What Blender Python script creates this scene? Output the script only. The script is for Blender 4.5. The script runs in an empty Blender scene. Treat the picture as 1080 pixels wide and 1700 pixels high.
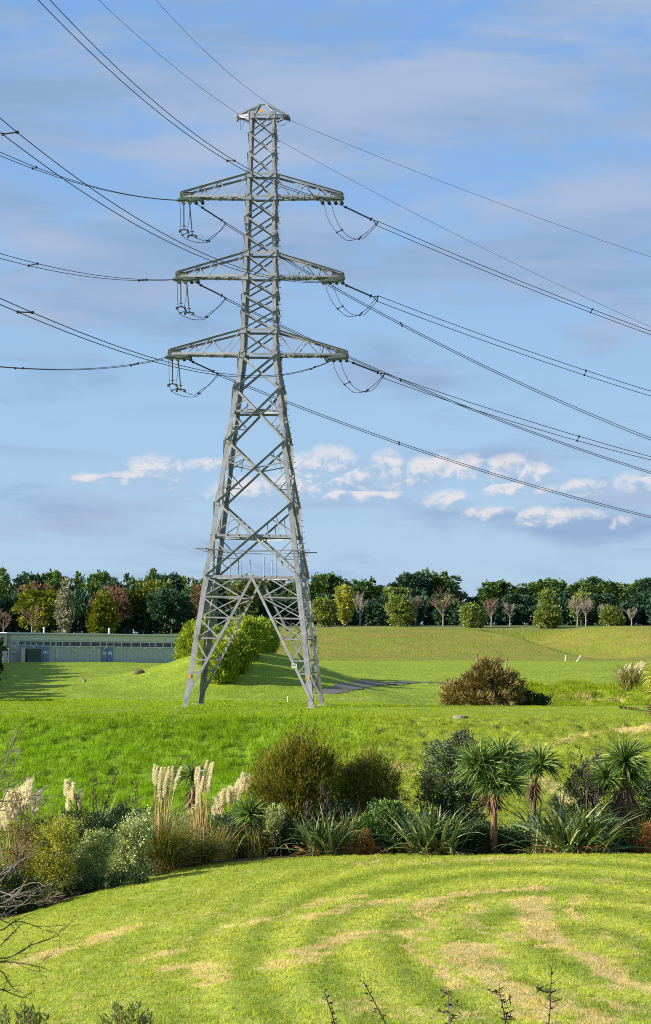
import bpy, math
import numpy as np
from math import radians, sin, cos, pi, atan2, sqrt
from mathutils import Vector, Matrix

# ------------------------------------------------------------------ camera, sky, sun, exposure
F = 4600.0            # focal length in photograph pixels (1080 wide)
HY = 1056.0           # row of the horizon
CZ = 4.8              # eye height above the pylon's footing
ROLL = radians(0.8)
SUN_AZ = radians(-106)   # measured from +Y clockwise: left and a little towards the camera
SUN_EL = radians(21.5)

scn = bpy.context.scene
COL = scn.collection
cam_d = bpy.data.cameras.new('camera')
cam = bpy.data.objects.new('camera', cam_d)
COL.objects.link(cam)
cam_d.sensor_fit = 'AUTO'
cam_d.sensor_width = 36.0
cam_d.lens = F / 1700.0 * 36.0
cam_d.shift_y = (HY - 850.0) / 1700.0
cam_d.clip_start = 0.5
cam_d.clip_end = 20000
cam.location = (0, 0, CZ)
cam.rotation_euler = (radians(90), -ROLL, 0)
scn.camera = cam

sun_d = bpy.data.lights.new('sun', 'SUN')
sun = bpy.data.objects.new('sun', sun_d)
COL.objects.link(sun)
sun_d.energy = 5.0
sun_d.angle = radians(0.5)
sun_d.color = (1.0, 0.92, 0.79)
sdir = Vector((sin(SUN_AZ) * cos(SUN_EL), cos(SUN_AZ) * cos(SUN_EL), sin(SUN_EL)))
sun.rotation_euler = sdir.to_track_quat('Z', 'Y').to_euler()

vs = scn.view_settings
vs.view_transform = 'Standard'
vs.look = 'None'
vs.exposure = 1.0
vs.gamma = 1.0
vs.use_curve_mapping = False
scn.cycles.use_denoising = False
scn.cycles.filter_width = 1.0
scn.cycles.max_bounces = 5
scn.cycles.diffuse_bounces = 3
scn.cycles.transmission_bounces = 3
scn.cycles.transparent_max_bounces = 4

world = bpy.data.worlds.new('World')
scn.world = world
world.use_nodes = True
WT = world.node_tree
for n_ in list(WT.nodes):
    WT.nodes.remove(n_)


class G:
    """tiny helper for building node graphs"""
    def __init__(s, tree):
        s.t = tree

    def n(s, kind, **kw):
        nd = s.t.nodes.new(kind)
        for k, v in kw.items():
            setattr(nd, k, v)
        return nd

    def lk(s, a, b):
        s.t.links.new(a, b)

    def put(s, sock, v):
        if isinstance(v, (int, float)):
            sock.default_value = v
        elif isinstance(v, (tuple, list)):
            if len(sock.default_value) == 4 and len(v) == 3:
                v = tuple(v) + (1,)
            sock.default_value = v
        else:
            s.lk(v, sock)

    def m(s, op, a, b=0.0, c=0.0, clamp=False):
        nd = s.n('ShaderNodeMath', operation=op, use_clamp=clamp)
        s.put(nd.inputs[0], a)
        s.put(nd.inputs[1], b)
        s.put(nd.inputs[2], c)
        return nd.outputs[0]

    def mix(s, f, a, b, bt='MIX'):
        nd = s.n('ShaderNodeMix', data_type='RGBA', blend_type=bt)
        s.put(nd.inputs[0], f)
        s.put(nd.inputs[6], a)
        s.put(nd.inputs[7], b)
        return nd.outputs[2]

    def ss(s, v, lo, hi):
        nd = s.n('ShaderNodeMapRange', interpolation_type='SMOOTHSTEP')
        s.put(nd.inputs[0], v)
        nd.inputs[1].default_value = lo
        nd.inputs[2].default_value = hi
        return nd.outputs[0]

    def noise(s, vec, scale, detail=4.0, rough=0.55, dist=0.0):
        nd = s.n('ShaderNodeTexNoise')
        if vec is not None:
            s.lk(vec, nd.inputs['Vector'])
        nd.inputs['Scale'].default_value = scale
        nd.inputs['Detail'].default_value = detail
        nd.inputs['Roughness'].default_value = rough
        nd.inputs['Distortion'].default_value = dist
        return nd.outputs['Fac']

    def comb(s, x, y, z):
        nd = s.n('ShaderNodeCombineXYZ')
        s.put(nd.inputs[0], x)
        s.put(nd.inputs[1], y)
        s.put(nd.inputs[2], z)
        return nd.outputs[0]

    def ramp(s, fac, stops):
        nd = s.n('ShaderNodeValToRGB')
        el = nd.color_ramp.elements
        while len(el) < len(stops):
            el.new(0.5)
        for e, (p, c) in zip(el, stops):
            e.position = p
            e.color = tuple(c) + (1,)
        s.lk(fac, nd.inputs[0])
        return nd.outputs[0]


def build_world():
    g = G(WT)
    out = g.n('ShaderNodeOutputWorld')
    bg = g.n('ShaderNodeBackground')
    sky = g.n('ShaderNodeTexSky')
    sky.sky_type = 'NISHITA'
    sky.sun_disc = False
    sky.sun_elevation = SUN_EL
    sky.sun_rotation = SUN_AZ % (2 * pi)
    sky.altitude = 50
    sky.air_density = 1.0
    sky.dust_density = 0.4
    sky.ozone_density = 2.0
    tc = g.n('ShaderNodeTexCoord')
    sp = g.n('ShaderNodeSeparateXYZ')
    g.lk(tc.outputs['Generated'], sp.inputs[0])
    az = g.m('ARCTAN2', sp.outputs[0], sp.outputs[1])
    el = g.m('ARCSINE', sp.outputs[2])
    el = g.m('ADD', el, g.m('MULTIPLY', az, 0.014))
    STR = 0.10
    base = sky.outputs[0]
    # clear-sky tint: the real sky that afternoon was a cleaner blue than the model
    base = g.mix(g.ss(el, 0.0, 0.24), (1.85, 2.85, 4.05), (0.95, 1.95, 3.95)) if True else base
    hi = g.mix(0.12, base, sky.outputs[0])
    col = hi
    # soft layered cloud veils
    v1 = g.comb(g.m('MULTIPLY', az, 9.0), g.m('MULTIPLY', el, 34.0), 3.7)
    n1 = g.noise(v1, 1.0, 6.0, 0.55, 0.35)
    v2 = g.comb(g.m('MULTIPLY', az, 24.0), g.m('MULTIPLY', el, 80.0), 9.1)
    n2 = g.noise(v2, 1.0, 6.0, 0.6, 0.3)
    nn = g.m('ADD', g.m('MULTIPLY', n1, 0.72), g.m('MULTIPLY', n2, 0.28))
    cover = g.m('ADD', nn, g.m('MULTIPLY', g.ss(el, 0.06, 0.20), 0.115))
    veil = g.m('MULTIPLY', g.ss(cover, 0.48, 0.64), 0.92)
    v3 = g.comb(g.m('MULTIPLY', az, 7.0), g.m('MULTIPLY', el, 40.0), 21.3)
    shade = g.ss(g.noise(v3, 1.0, 5.0, 0.6, 0.2), 0.35, 0.68)
    vcol = g.mix(shade, (1.32, 2.05, 3.20), (2.05, 2.60, 3.55))
    col = g.mix(veil, col, vcol)
    # a faint bank of haze-grey stratus low over the trees
    v4 = g.comb(g.m('MULTIPLY', az, 6.0), g.m('MULTIPLY', el, 75.0), 40.0)
    st = g.m('MULTIPLY', g.ss(g.noise(v4, 1.0, 5.0, 0.55, 0.2), 0.48, 0.66), g.m('SUBTRACT', 1.0, g.ss(el, 0.06, 0.10)))
    col = g.mix(g.m('MULTIPLY', st, 0.45), col, (1.60, 2.25, 3.25))
    # fair-weather cumulus far off, each a heap with a bright left side
    cu = [(515, 782, 52, 26), (548, 775, 46, 26), (600, 800, 70, 22), (640, 786, 38, 30), (702, 788, 42, 24), (735, 782, 40, 22), (780, 784, 52, 24), (835, 782, 48, 24), (878, 790, 36, 22),
          (968, 811, 42, 16), (1064, 801, 46, 17), (258, 794, 50, 26), (215, 803, 50, 13), (348, 780, 44, 13), (600, 827, 90, 13), (742, 834, 40, 18),
          (918, 857, 74, 15), (1031, 869, 22, 14), (420, 826, 70, 22), (170, 805, 60, 9), (490, 815, 70, 24), (810, 852, 54, 12), (860, 812, 60, 16)]
    vv = g.comb(g.m('MULTIPLY', az, 110.0), g.m('MULTIPLY', el, 150.0), 5.0)
    nb = g.noise(vv, 1.0, 9.0, 0.62, 0.45)
    nbs = g.m('MULTIPLY', g.m('SUBTRACT', nb, 0.42), 2.3)
    dens = None
    lit = None
    cu = [(a, b - 2, w * 1.1, h * 1.25) for a, b, w, h in cu]
    for (px, py, w, h) in cu:
        a0 = (px - 540) / F
        e0 = (HY - py) / F
        dx = g.m('MULTIPLY', g.m('SUBTRACT', az, a0), F / w)
        el_ = g.m('SUBTRACT', el, e0 + 0.014 * a0)
        dy = g.m('MULTIPLY', el_, F / h)
        r2 = g.m('ADD', g.m('MULTIPLY', dx, dx), g.m('MULTIPLY', dy, dy))
        q = g.m('SUBTRACT', 1.0, r2)
        t = g.m('SUBTRACT', dy, g.m('MULTIPLY', dx, 0.45))
        if dens is None:
            dens, lit = q, t
        else:
            sel = g.m('GREATER_THAN', q, dens)
            lit = g.m('ADD', g.m('MULTIPLY', sel, t), g.m('MULTIPLY', g.m('SUBTRACT', 1.0, sel), lit))
            dens = g.m('MAXIMUM', dens, q)
    dens = g.m('MAXIMUM', dens, -3.0)
    cd = g.m('ADD', dens, nbs)
    mask = g.ss(cd, -0.15, 1.0)
    vv2 = g.comb(g.m('ADD', g.m('MULTIPLY', az, 110.0), 0.30), g.m('SUBTRACT', g.m('MULTIPLY', el, 150.0), 0.30), 5.0)
    nb2 = g.noise(vv2, 1.0, 9.0, 0.62, 0.45)
    relief = g.m('MULTIPLY', g.m('SUBTRACT', nb, nb2), 4.5)
    lt = g.ss(g.m('ADD', lit, relief), -0.75, 0.7)
    ccol = g.mix(lt, (1.75, 2.45, 3.45), (4.15, 4.0, 4.05))
    fade = g.m('MULTIPLY', mask, g.m('ADD', 0.18, g.m('MULTIPLY', lt, 0.66)))
    col = g.mix(fade, col, ccol)
    bg.inputs[1].default_value = STR
    g.lk(col, bg.inputs[0])
    g.lk(bg.outputs[0], out.inputs[0])


build_world()

# ------------------------------------------------------------------ helpers
RNG = np.random.default_rng(7)
CR, SR = cos(ROLL), sin(ROLL)


def uv_of(px, py):
    dx, dy = px - 540.0, py - HY
    return (dx * CR + dy * SR) / F, (-dx * SR + dy * CR) / F


def at(px, py, D):
    u, v = uv_of(px, py)
    return np.array([u * D, D, CZ - v * D])


def _hash(ix, iy, seed):
    h = (ix.astype(np.int64) * 374761393 + iy.astype(np.int64) * 668265263 + seed * 1442695041) & 0xFFFFFFFF
    h = ((h ^ (h >> 13)) * 1274126177) & 0xFFFFFFFF
    h = h ^ (h >> 16)
    return (h & 0xFFFF) / 65535.0


def vnoise(x, y, seed=0):
    x = np.asarray(x, float)
    y = np.asarray(y, float)
    ix, iy = np.floor(x), np.floor(y)
    fx, fy = x - ix, y - iy
    fx = fx * fx * (3 - 2 * fx)
    fy = fy * fy * (3 - 2 * fy)
    a = _hash(ix, iy, seed)
    b = _hash(ix + 1, iy, seed)
    c = _hash(ix, iy + 1, seed)
    d = _hash(ix + 1, iy + 1, seed)
    return (a * (1 - fx) + b * fx) * (1 - fy) + (c * (1 - fx) + d * fx) * fy


def fbm(x, y, seed=0, octv=4):
    s, a, t = 0.0, 0.5, 0.0
    for k in range(octv):
        s = s + a * vnoise(x * 2 ** k, y * 2 ** k, seed + k * 17)
        t += a
        a *= 0.5
    return s / t


def sstep(x, a, b):
    t = np.clip((x - a) / (b - a), 0, 1)
    return t * t * (3 - 2 * t)


def mesh_np(name, V, Fc, attrs=None, mats=None, smooth=False, fmat=None):
    """V (n,3); Fc = list of arrays, each (m,k)"""
    if not isinstance(Fc, list):
        Fc = [Fc]
    Fc = [np.asarray(f, np.int32) for f in Fc if len(f)]
    me = bpy.data.meshes.new(name)
    V = np.asarray(V, np.float32)
    me.vertices.add(len(V))
    me.vertices.foreach_set('co', V.ravel())
    nl = sum(f.size for f in Fc)
    nf = sum(len(f) for f in Fc)
    me.loops.add(nl)
    me.loops.foreach_set('vertex_index', np.concatenate([f.ravel() for f in Fc]))
    me.polygons.add(nf)
    tot = np.concatenate([np.full(len(f), f.shape[1], np.int32) for f in Fc])
    st = np.concatenate([[0], np.cumsum(tot)[:-1]]).astype(np.int32)
    me.polygons.foreach_set('loop_start', st)
    me.polygons.foreach_set('loop_total', tot)
    me.polygons.foreach_set('use_smooth', np.full(nf, bool(smooth)))
    if fmat is not None:
        me.polygons.foreach_set('material_index', np.asarray(fmat, np.int32))
    for m in (mats or []):
        me.materials.append(m)
    for k, a in (attrs or {}).items():
        a = np.asarray(a, np.float32)
        if a.ndim == 1:
            at_ = me.attributes.new(k, 'FLOAT', 'POINT')
            at_.data.foreach_set('value', a)
        else:
            at_ = me.attributes.new(k, 'FLOAT_COLOR', 'POINT')
            c4 = np.ones((len(a), 4), np.float32)
            c4[:, :3] = a
            at_.data.foreach_set('color', c4.ravel())
    me.update(calc_edges=True)
    return me


class MB:
    """collects pieces into one mesh"""
    def __init__(s):
        s.V, s.F, s.A, s.n = [], {}, [], 0

    def add(s, V, Fc, r=0.5):
        V = np.asarray(V, float)
        if not isinstance(Fc, list):
            Fc = [Fc]
        for f in Fc:
            f = np.asarray(f, int)
            if len(f):
                s.F.setdefault(f.shape[1], []).append(f + s.n)
        s.V.append(V)
        s.A.append(np.full(len(V), r) if np.isscalar(r) else np.asarray(r))
        s.n += len(V)

    def box(s, c, d, ax=None, r=0.5):
        c = np.asarray(c, float)
        d = np.asarray(d, float) / 2
        P = np.array([[x, y, z] for z in (-1, 1) for y in (-1, 1) for x in (-1, 1)], float) * d
        if ax is not None:
            P = P @ np.asarray(ax, float)
        s.add(P + c, np.array([[0, 2, 3, 1], [4, 5, 7, 6], [0, 1, 5, 4], [2, 6, 7, 3], [0, 4, 6, 2], [1, 3, 7, 5]]), r)

    def tube(s, pts, rad, k=6, r=0.5, cap=True):
        pts = np.asarray(pts, float)
        n = len(pts)
        rad = np.full(n, rad) if np.isscalar(rad) else np.asarray(rad, float)
        tg = np.gradient(pts, axis=0)
        tg /= np.linalg.norm(tg, axis=1)[:, None] + 1e-12
        ref = np.array([0, 0, 1.0]) if abs(tg[0][2]) < 0.9 else np.array([1.0, 0, 0])
        V = []
        a = np.cross(ref, tg[0])
        a /= np.linalg.norm(a)
        for i in range(n):
            a = a - tg[i] * np.dot(a, tg[i])
            a /= np.linalg.norm(a) + 1e-12
            b = np.cross(tg[i], a)
            th = np.arange(k) * 2 * pi / k
            V.append(pts[i] + rad[i] * (np.cos(th)[:, None] * a + np.sin(th)[:, None] * b))
        V = np.concatenate(V)
        i = np.arange(n - 1)[:, None] * k
        j = np.arange(k)[None, :]
        j2 = (j + 1) % k
        Q = np.stack([i + j, i + j2, i + k + j2, i + k + j], -1).reshape(-1, 4)
        fs = [Q]
        if cap and k >= 3:
            if k == 4:
                fs.append(np.array([[3, 2, 1, 0], [(n - 1) * k + q for q in range(4)]]))
            elif k == 3:
                fs.append(np.array([[2, 1, 0], [(n - 1) * k + q for q in range(3)]]))
            else:
                fs.append(np.array([list(range(k))[::-1], [(n - 1) * k + q for q in range(k)]]))
        s.add(V, fs, r)

    def lathe(s, p, q, prof, k=10, r=0.5):
        """profile [(t along p->q in metres, radius)]"""
        p = np.asarray(p, float)
        q = np.asarray(q, float)
        d = (q - p) / np.linalg.norm(q - p)
        ref = np.array([0, 0, 1.0]) if abs(d[2]) < 0.9 else np.array([1.0, 0, 0])
        a = np.cross(ref, d)
        a /= np.linalg.norm(a)
        b = np.cross(d, a)
        th = np.arange(k) * 2 * pi / k
        ring = np.cos(th)[:, None] * a + np.sin(th)[:, None] * b
        V = np.concatenate([p + d * t + ring * rr for t, rr in prof])
        n = len(prof)
        i = np.arange(n - 1)[:, None] * k
        j = np.arange(k)[None, :]
        j2 = (j + 1) % k
        s.add(V, np.stack([i + j, i + j2, i + k + j2, i + k + j], -1).reshape(-1, 4), r)

    def mesh(s, name, mat, smooth=False):
        V = np.concatenate(s.V)
        Fc = [np.concatenate(v) for v in s.F.values()]
        return mesh_np(name, V, Fc, {'rnd': np.concatenate(s.A)}, mat if isinstance(mat, list) else [mat], smooth)

    def obj(s, name, mat, parent=None, smooth=False):
        return link(name, s.mesh(name, mat, smooth), parent)


def link(name, me, parent=None):
    o = bpy.data.objects.new(name, me)
    COL.objects.link(o)
    if parent is not None:
        o.parent = parent
    return o


def tag(o, label=None, cat=None, group=None, kind=None):
    if label:
        o['label'] = label
    if cat:
        o['category'] = cat
    if group:
        o['group'] = group
    if kind:
        o['kind'] = kind
    return o


def thing(name, loc, label, cat, group=None, rz=0.0):
    o = bpy.data.objects.new(name, None)
    o.empty_display_size = 0.2
    COL.objects.link(o)
    o.location = tuple(float(v) for v in loc)
    o.rotation_euler = (0, 0, rz)
    return tag(o, label, cat, group)


def copy_tree(root, kids, loc, scale=(1, 1, 1), rz=0.0, label=None, group=None):
    r = root.copy()
    COL.objects.link(r)
    r.location = tuple(float(v) for v in loc)
    r.scale = scale
    r.rotation_euler = (0, 0, rz)
    if label:
        r['label'] = label
    if group:
        r['group'] = group
    for ch in kids:
        c = ch.copy()
        COL.objects.link(c)
        c.parent = r
    return r


# ------------------------------------------------------------------ materials
def new_mat(name):
    m = bpy.data.materials.new(name)
    m.use_nodes = True
    for n_ in list(m.node_tree.nodes):
        m.node_tree.nodes.remove(n_)
    g = G(m.node_tree)
    out = g.n('ShaderNodeOutputMaterial')
    return m, g, out


def leaf_mat(name, c0, c1, c2, transl=0.3, gloss=0.25, rough=0.5, gain=1.5):
    m, g, out = new_mat(name)
    c0, c1, c2 = (tuple(min(v * gain, 0.9) for v in c) for c in (c0, c1, c2))
    a = g.n('ShaderNodeAttribute', attribute_name='rnd')
    col = g.ramp(a.outputs['Fac'], [(0.0, c0), (0.5, c1), (1.0, c2)])
    p = g.n('ShaderNodeBsdfPrincipled')
    g.lk(col, p.inputs['Base Color'])
    p.inputs['Roughness'].default_value = rough
    p.inputs['Specular IOR Level'].default_value = gloss
    if transl > 0:
        t = g.n('ShaderNodeBsdfTranslucent')
        tcol = g.mix(1.0, col, (1.0, 0.95, 0.55), 'MULTIPLY')
        g.lk(tcol, t.inputs['Color'])
        mx = g.n('ShaderNodeMixShader')
        mx.inputs[0].default_value = transl
        g.lk(p.outputs[0], mx.inputs[1])
        g.lk(t.outputs[0], mx.inputs[2])
        g.lk(mx.outputs[0], out.inputs[0])
    else:
        g.lk(p.outputs[0], out.inputs[0])
    return m


def plain_mat(name, c, rough=0.6, metal=0.0, var=0.25, scale=6.0, bump=0.0, spec=0.4):
    m, g, out = new_mat(name)
    tc = g.n('ShaderNodeTexCoord')
    f = g.noise(tc.outputs['Object'], scale, 5.0, 0.6)
    k = g.m('ADD', 1.0 - var / 2, g.m('MULTIPLY', g.m('SUBTRACT', f, 0.25), var))
    col = g.mix(1.0, tuple(c), g.comb(k, k, k), 'MULTIPLY')
    p = g.n('ShaderNodeBsdfPrincipled')
    g.lk(col, p.inputs['Base Color'])
    p.inputs['Roughness'].default_value = rough
    p.inputs['Metallic'].default_value = metal
    p.inputs['Specular IOR Level'].default_value = spec
    if bump:
        b = g.n('ShaderNodeBump')
        b.inputs['Strength'].default_value = bump
        g.lk(f, b.inputs['Height'])
        g.lk(b.outputs[0], p.inputs['Normal'])
    g.lk(p.outputs[0], out.inputs[0])
    return m


M = {}
M['steel'] = plain_mat('galvanised_steel', (0.345, 0.35, 0.365), 0.6, 0.1, 1.0, 2.0)
M['steel_dark'] = plain_mat('weathered_fittings', (0.10, 0.105, 0.10), 0.5, 0.3, 0.5, 9.0)
M['tip_steel'] = plain_mat('stained_tip_plate', (0.085, 0.10, 0.08), 0.55, 0.1, 0.9, 6.0)
M['wire'] = plain_mat('aluminium_cable', (0.055, 0.055, 0.055), 0.6, 0.0, 0.2, 1.0, spec=0.2)
M['glass_disc'] = plain_mat('green_glass_disc', (0.085, 0.125, 0.095), 0.3, 0.0, 0.4, 9.0, spec=0.6)
M['polymer'] = plain_mat('dark_polymer', (0.035, 0.033, 0.032), 0.5, 0.0, 0.2, 9.0)
M['concrete'] = plain_mat('concrete', (0.27, 0.24, 0.20), 0.9, 0.0, 0.5, 5.0, 0.4)
M['orange_sign'] = plain_mat('orange_sign', (0.75, 0.30, 0.03), 0.5)
M['white_sign'] = plain_mat('white_sign', (0.75, 0.76, 0.75), 0.5, var=0.1)
M['bark'] = plain_mat('bark', (0.16, 0.11, 0.07), 0.9, 0, 0.8, 14.0, 0.6)
M['bark_grey'] = plain_mat('pale_bark', (0.30, 0.25, 0.20), 0.9, 0, 0.6, 6.0, 0.3)
M['bark_palm'] = plain_mat('palm_bark', (0.27, 0.145, 0.08), 0.9, 0, 0.8, 22.0, 0.7)
M['twig_dark'] = plain_mat('dark_twig', (0.035, 0.028, 0.025), 0.8)
M['twig_pale'] = plain_mat('pale_twig', (0.20, 0.16, 0.13), 0.8, var=0.6)
M['twig_red'] = plain_mat('red_twig', (0.20, 0.12, 0.09), 0.8, var=0.5)

# ------------------------------------------------------------------ terrain
PXC = [-500, -150, 0, 150, 300, 450, 600, 750, 900, 1080, 1240, 1600]
DS = [3, 12, 30, 50, 60, 70, 80, 90, 97, 103, 110, 120, 130, 140, 150, 160, 170, 180, 190, 200, 210, 220, 232, 240, 260, 290, 330, 400, 450, 480, 520]
_lawn = {
    -500: [1725, 1665, 1622, 1580, 1545, 1525, 1510, 1490, 1465, 1425],
    -150: [1722, 1660, 1612, 1568, 1535, 1512, 1494, 1475, 1450, 1412],
    0: [1720, 1655, 1605, 1558, 1522, 1500, 1483, 1465, 1440, 1405],
    150: [1716, 1640, 1580, 1530, 1490, 1468, 1455, 1443, 1422, 1390],
    300: [1712, 1630, 1560, 1505, 1465, 1443, 1434, 1424, 1405, 1375],
    450: [1707, 1610, 1540, 1488, 1448, 1427, 1419, 1410, 1394, 1367],
    600: [1705, 1600, 1530, 1480, 1440, 1421, 1415, 1405, 1388, 1360],
}
_bank = {
    -500: [1368, 1310, 1253, 1206, 1186, 1175, 1166, 1157, 1148, 1139, 1134, 1124, 1112, 1100, 1084, 1068, 1062, 1058],
    -150: [1365, 1305, 1248, 1202, 1183, 1172, 1165, 1156, 1148, 1139, 1134, 1124, 1112, 1100, 1083, 1066, 1060, 1056],
    0: [1360, 1300, 1245, 1200, 1182, 1172, 1165, 1156, 1148, 1139, 1134, 1124, 1112, 1100, 1083, 1066, 1060, 1056],
    150: [1346, 1292, 1240, 1198, 1181, 1172, 1165, 1156, 1148, 1139, 1134, 1124, 1112, 1101, 1084, 1064, 1058, 1054],
    300: [1335, 1285, 1235, 1197, 1181, 1172, 1166, 1158, 1150, 1142, 1136, 1127, 1116, 1104, 1090, 1056, 1051, 1046],
    450: [1328, 1278, 1231, 1196, 1181, 1172, 1167, 1160, 1153, 1145, 1139, 1130, 1119, 1108, 1095, 1043, 1040, 1037],
    600: [1320, 1272, 1228, 1196, 1181, 1172, 1168, 1162, 1154, 1146, 1139, 1130, 1119, 1110, 1097, 1042, 1039, 1036],
    750: [1320, 1272, 1228, 1196, 1181, 1172, 1172, 1180, 1169, 1148, 1140, 1131, 1119, 1110, 1097, 1042, 1039, 1036],
    900: [1322, 1274, 1229, 1196, 1181, 1172, 1172, 1183, 1171, 1148, 1140, 1131, 1119, 1110, 1097, 1042, 1039, 1036],
    1080: [1325, 1277, 1231, 1197, 1181, 1172, 1172, 1183, 1171, 1148, 1140, 1131, 1119, 1110, 1097, 1042, 1039, 1036],
}


def _pchip(x, y, xs):
    x = np.asarray(x, float)
    y = np.asarray(y, float)
    h = np.diff(x)
    d = np.diff(y) / h
    m = np.zeros(len(x))
    for i in range(1, len(x) - 1):
        if d[i - 1] * d[i] > 0:
            w1, w2 = 2 * h[i] + h[i - 1], h[i] + 2 * h[i - 1]
            m[i] = (w1 + w2) / (w1 / d[i - 1] + w2 / d[i])
    m[0], m[-1] = d[0], d[-1]
    i = np.clip(np.searchsorted(x, xs) - 1, 0, len(h) - 1)
    t = (xs - x[i]) / h[i]
    t2, t3 = t * t, t * t * t
    return (2 * t3 - 3 * t2 + 1) * y[i] + (t3 - 2 * t2 + t) * h[i] * m[i] + (-2 * t3 + 3 * t2) * y[i + 1] + (t3 - t2) * h[i] * m[i + 1]


TU = np.array([(p - 540) / F for p in PXC])
TD = np.concatenate([np.arange(3, 30, 1.0), np.arange(30, 260, 0.5), np.arange(260, 521, 1.0)])
_cols = []
for p in PXC:
    lw = _lawn.get(p, _lawn[600])
    bk = _bank.get(p, _bank[1080])
    zz = [3.1, 2.44, 0.08]
    dd = DS[3:]
    rows = lw + bk      # 50..120 is 9 values, 130 the tenth, then 140...
    for D, y in zip(dd, rows):
        pc = min(max(p, -150), 1240)
        v = (-(pc - 540) * SR + (y - HY) * CR) / F
        zz.append(CZ - v * D)
    _cols.append(_pchip(DS, zz, TD))
TZ0 = np.array(_cols)
FU = np.linspace(-0.24, 0.24, 241)
TZ = np.array([[0.0]])
_w = []
for j in range(len(TD)):
    _w.append(_pchip(TU, TZ0[:, j], np.clip(FU, TU[0], TU[-1])))
TZ = np.array(_w).T          # [u, D]
# soften kinks along D a little
k5 = np.array([1, 2, 3, 2, 1.0])
k5 /= k5.sum()
TZp = np.pad(TZ, ((0, 0), (2, 2)), 'edge')
TZ = sum(k5[i] * TZp[:, i:i + TZ.shape[1]] for i in range(5))

MOUNDS = [(at(432, 1100, 240), 7.6, 19.0, 2.5), (at(312, 1100, 246), 7.0, 19.0, 1.05)]


def zg(x, y):
    x = np.asarray(x, float)
    y = np.asarray(y, float)
    yy = np.clip(y, TD[0], TD[-1] - 1e-6)
    u = np.clip(x / np.maximum(y, 3.0), FU[0], FU[-1] - 1e-9)
    fu = (u - FU[0]) / (FU[1] - FU[0])
    iu = np.floor(fu).astype(int)
    fu = fu - iu
    jd = np.clip(np.searchsorted(TD, yy) - 1, 0, len(TD) - 2)
    fd = (yy - TD[jd]) / (TD[jd + 1] - TD[jd])
    z = (TZ[iu, jd] * (1 - fu) + TZ[iu + 1, jd] * fu) * (1 - fd) + (TZ[iu, jd + 1] * (1 - fu) + TZ[iu + 1, jd + 1] * fu) * fd
    for c, sx, sy, a in MOUNDS:
        z = z + a * np.exp(-(((x - c[0]) / sx) ** 2 + ((y - c[1]) / sy) ** 2) ** 1.25)
    # gentle unevenness
    w = sstep(y, 40, 60) * (1 - sstep(y, 460, 520))
    z = z + w * (0.28 * (fbm(x / 9.0, y / 13.0, 5, 3) - 0.5))
    hill = sstep(y, 395, 420) * (1 - sstep(y, 440, 465))
    z = z + hill * 1.8 * (fbm(x / 24.0, y / 30.0, 15, 3) - 0.5)
    # a fold in the far hill: the near spur ends in a lip with a hollow behind it
    tt = (x - 25.3) * 0.93 + (y - 447.0) * 0.37
    ss_ = (x - 25.3) * 0.37 - (y - 447.0) * 0.93
    z = z - 2.6 * sstep(tt, -0.5, 3.0) * (1 - sstep(tt, 5.0, 22.0)) * sstep(ss_, -6.0, 4.0) * (1 - sstep(ss_, 24.0, 40.0))
    return z


def ground(px, D):
    u = (px - 540.0) / F
    x = u * D
    for _ in range(3):
        z = float(zg(x, D))
        dy = (CZ - z) / D * F
        # undo the roll: px = 540 + x/D*F*CR - v*F*SR
        x = ((px - 540.0) + dy * SR) / CR / F * D
    return np.array([x, D, float(zg(x, D))])


def hit(px, py, d0=45.0, d1=520.0):
    u, v = uv_of(px, py)
    D = np.arange(d0, d1, 0.25)
    z = zg(u * D, D)
    r = CZ - v * D
    k = np.argmax(z >= r)
    return np.array([u * D[k], D[k], z[k]])


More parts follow.
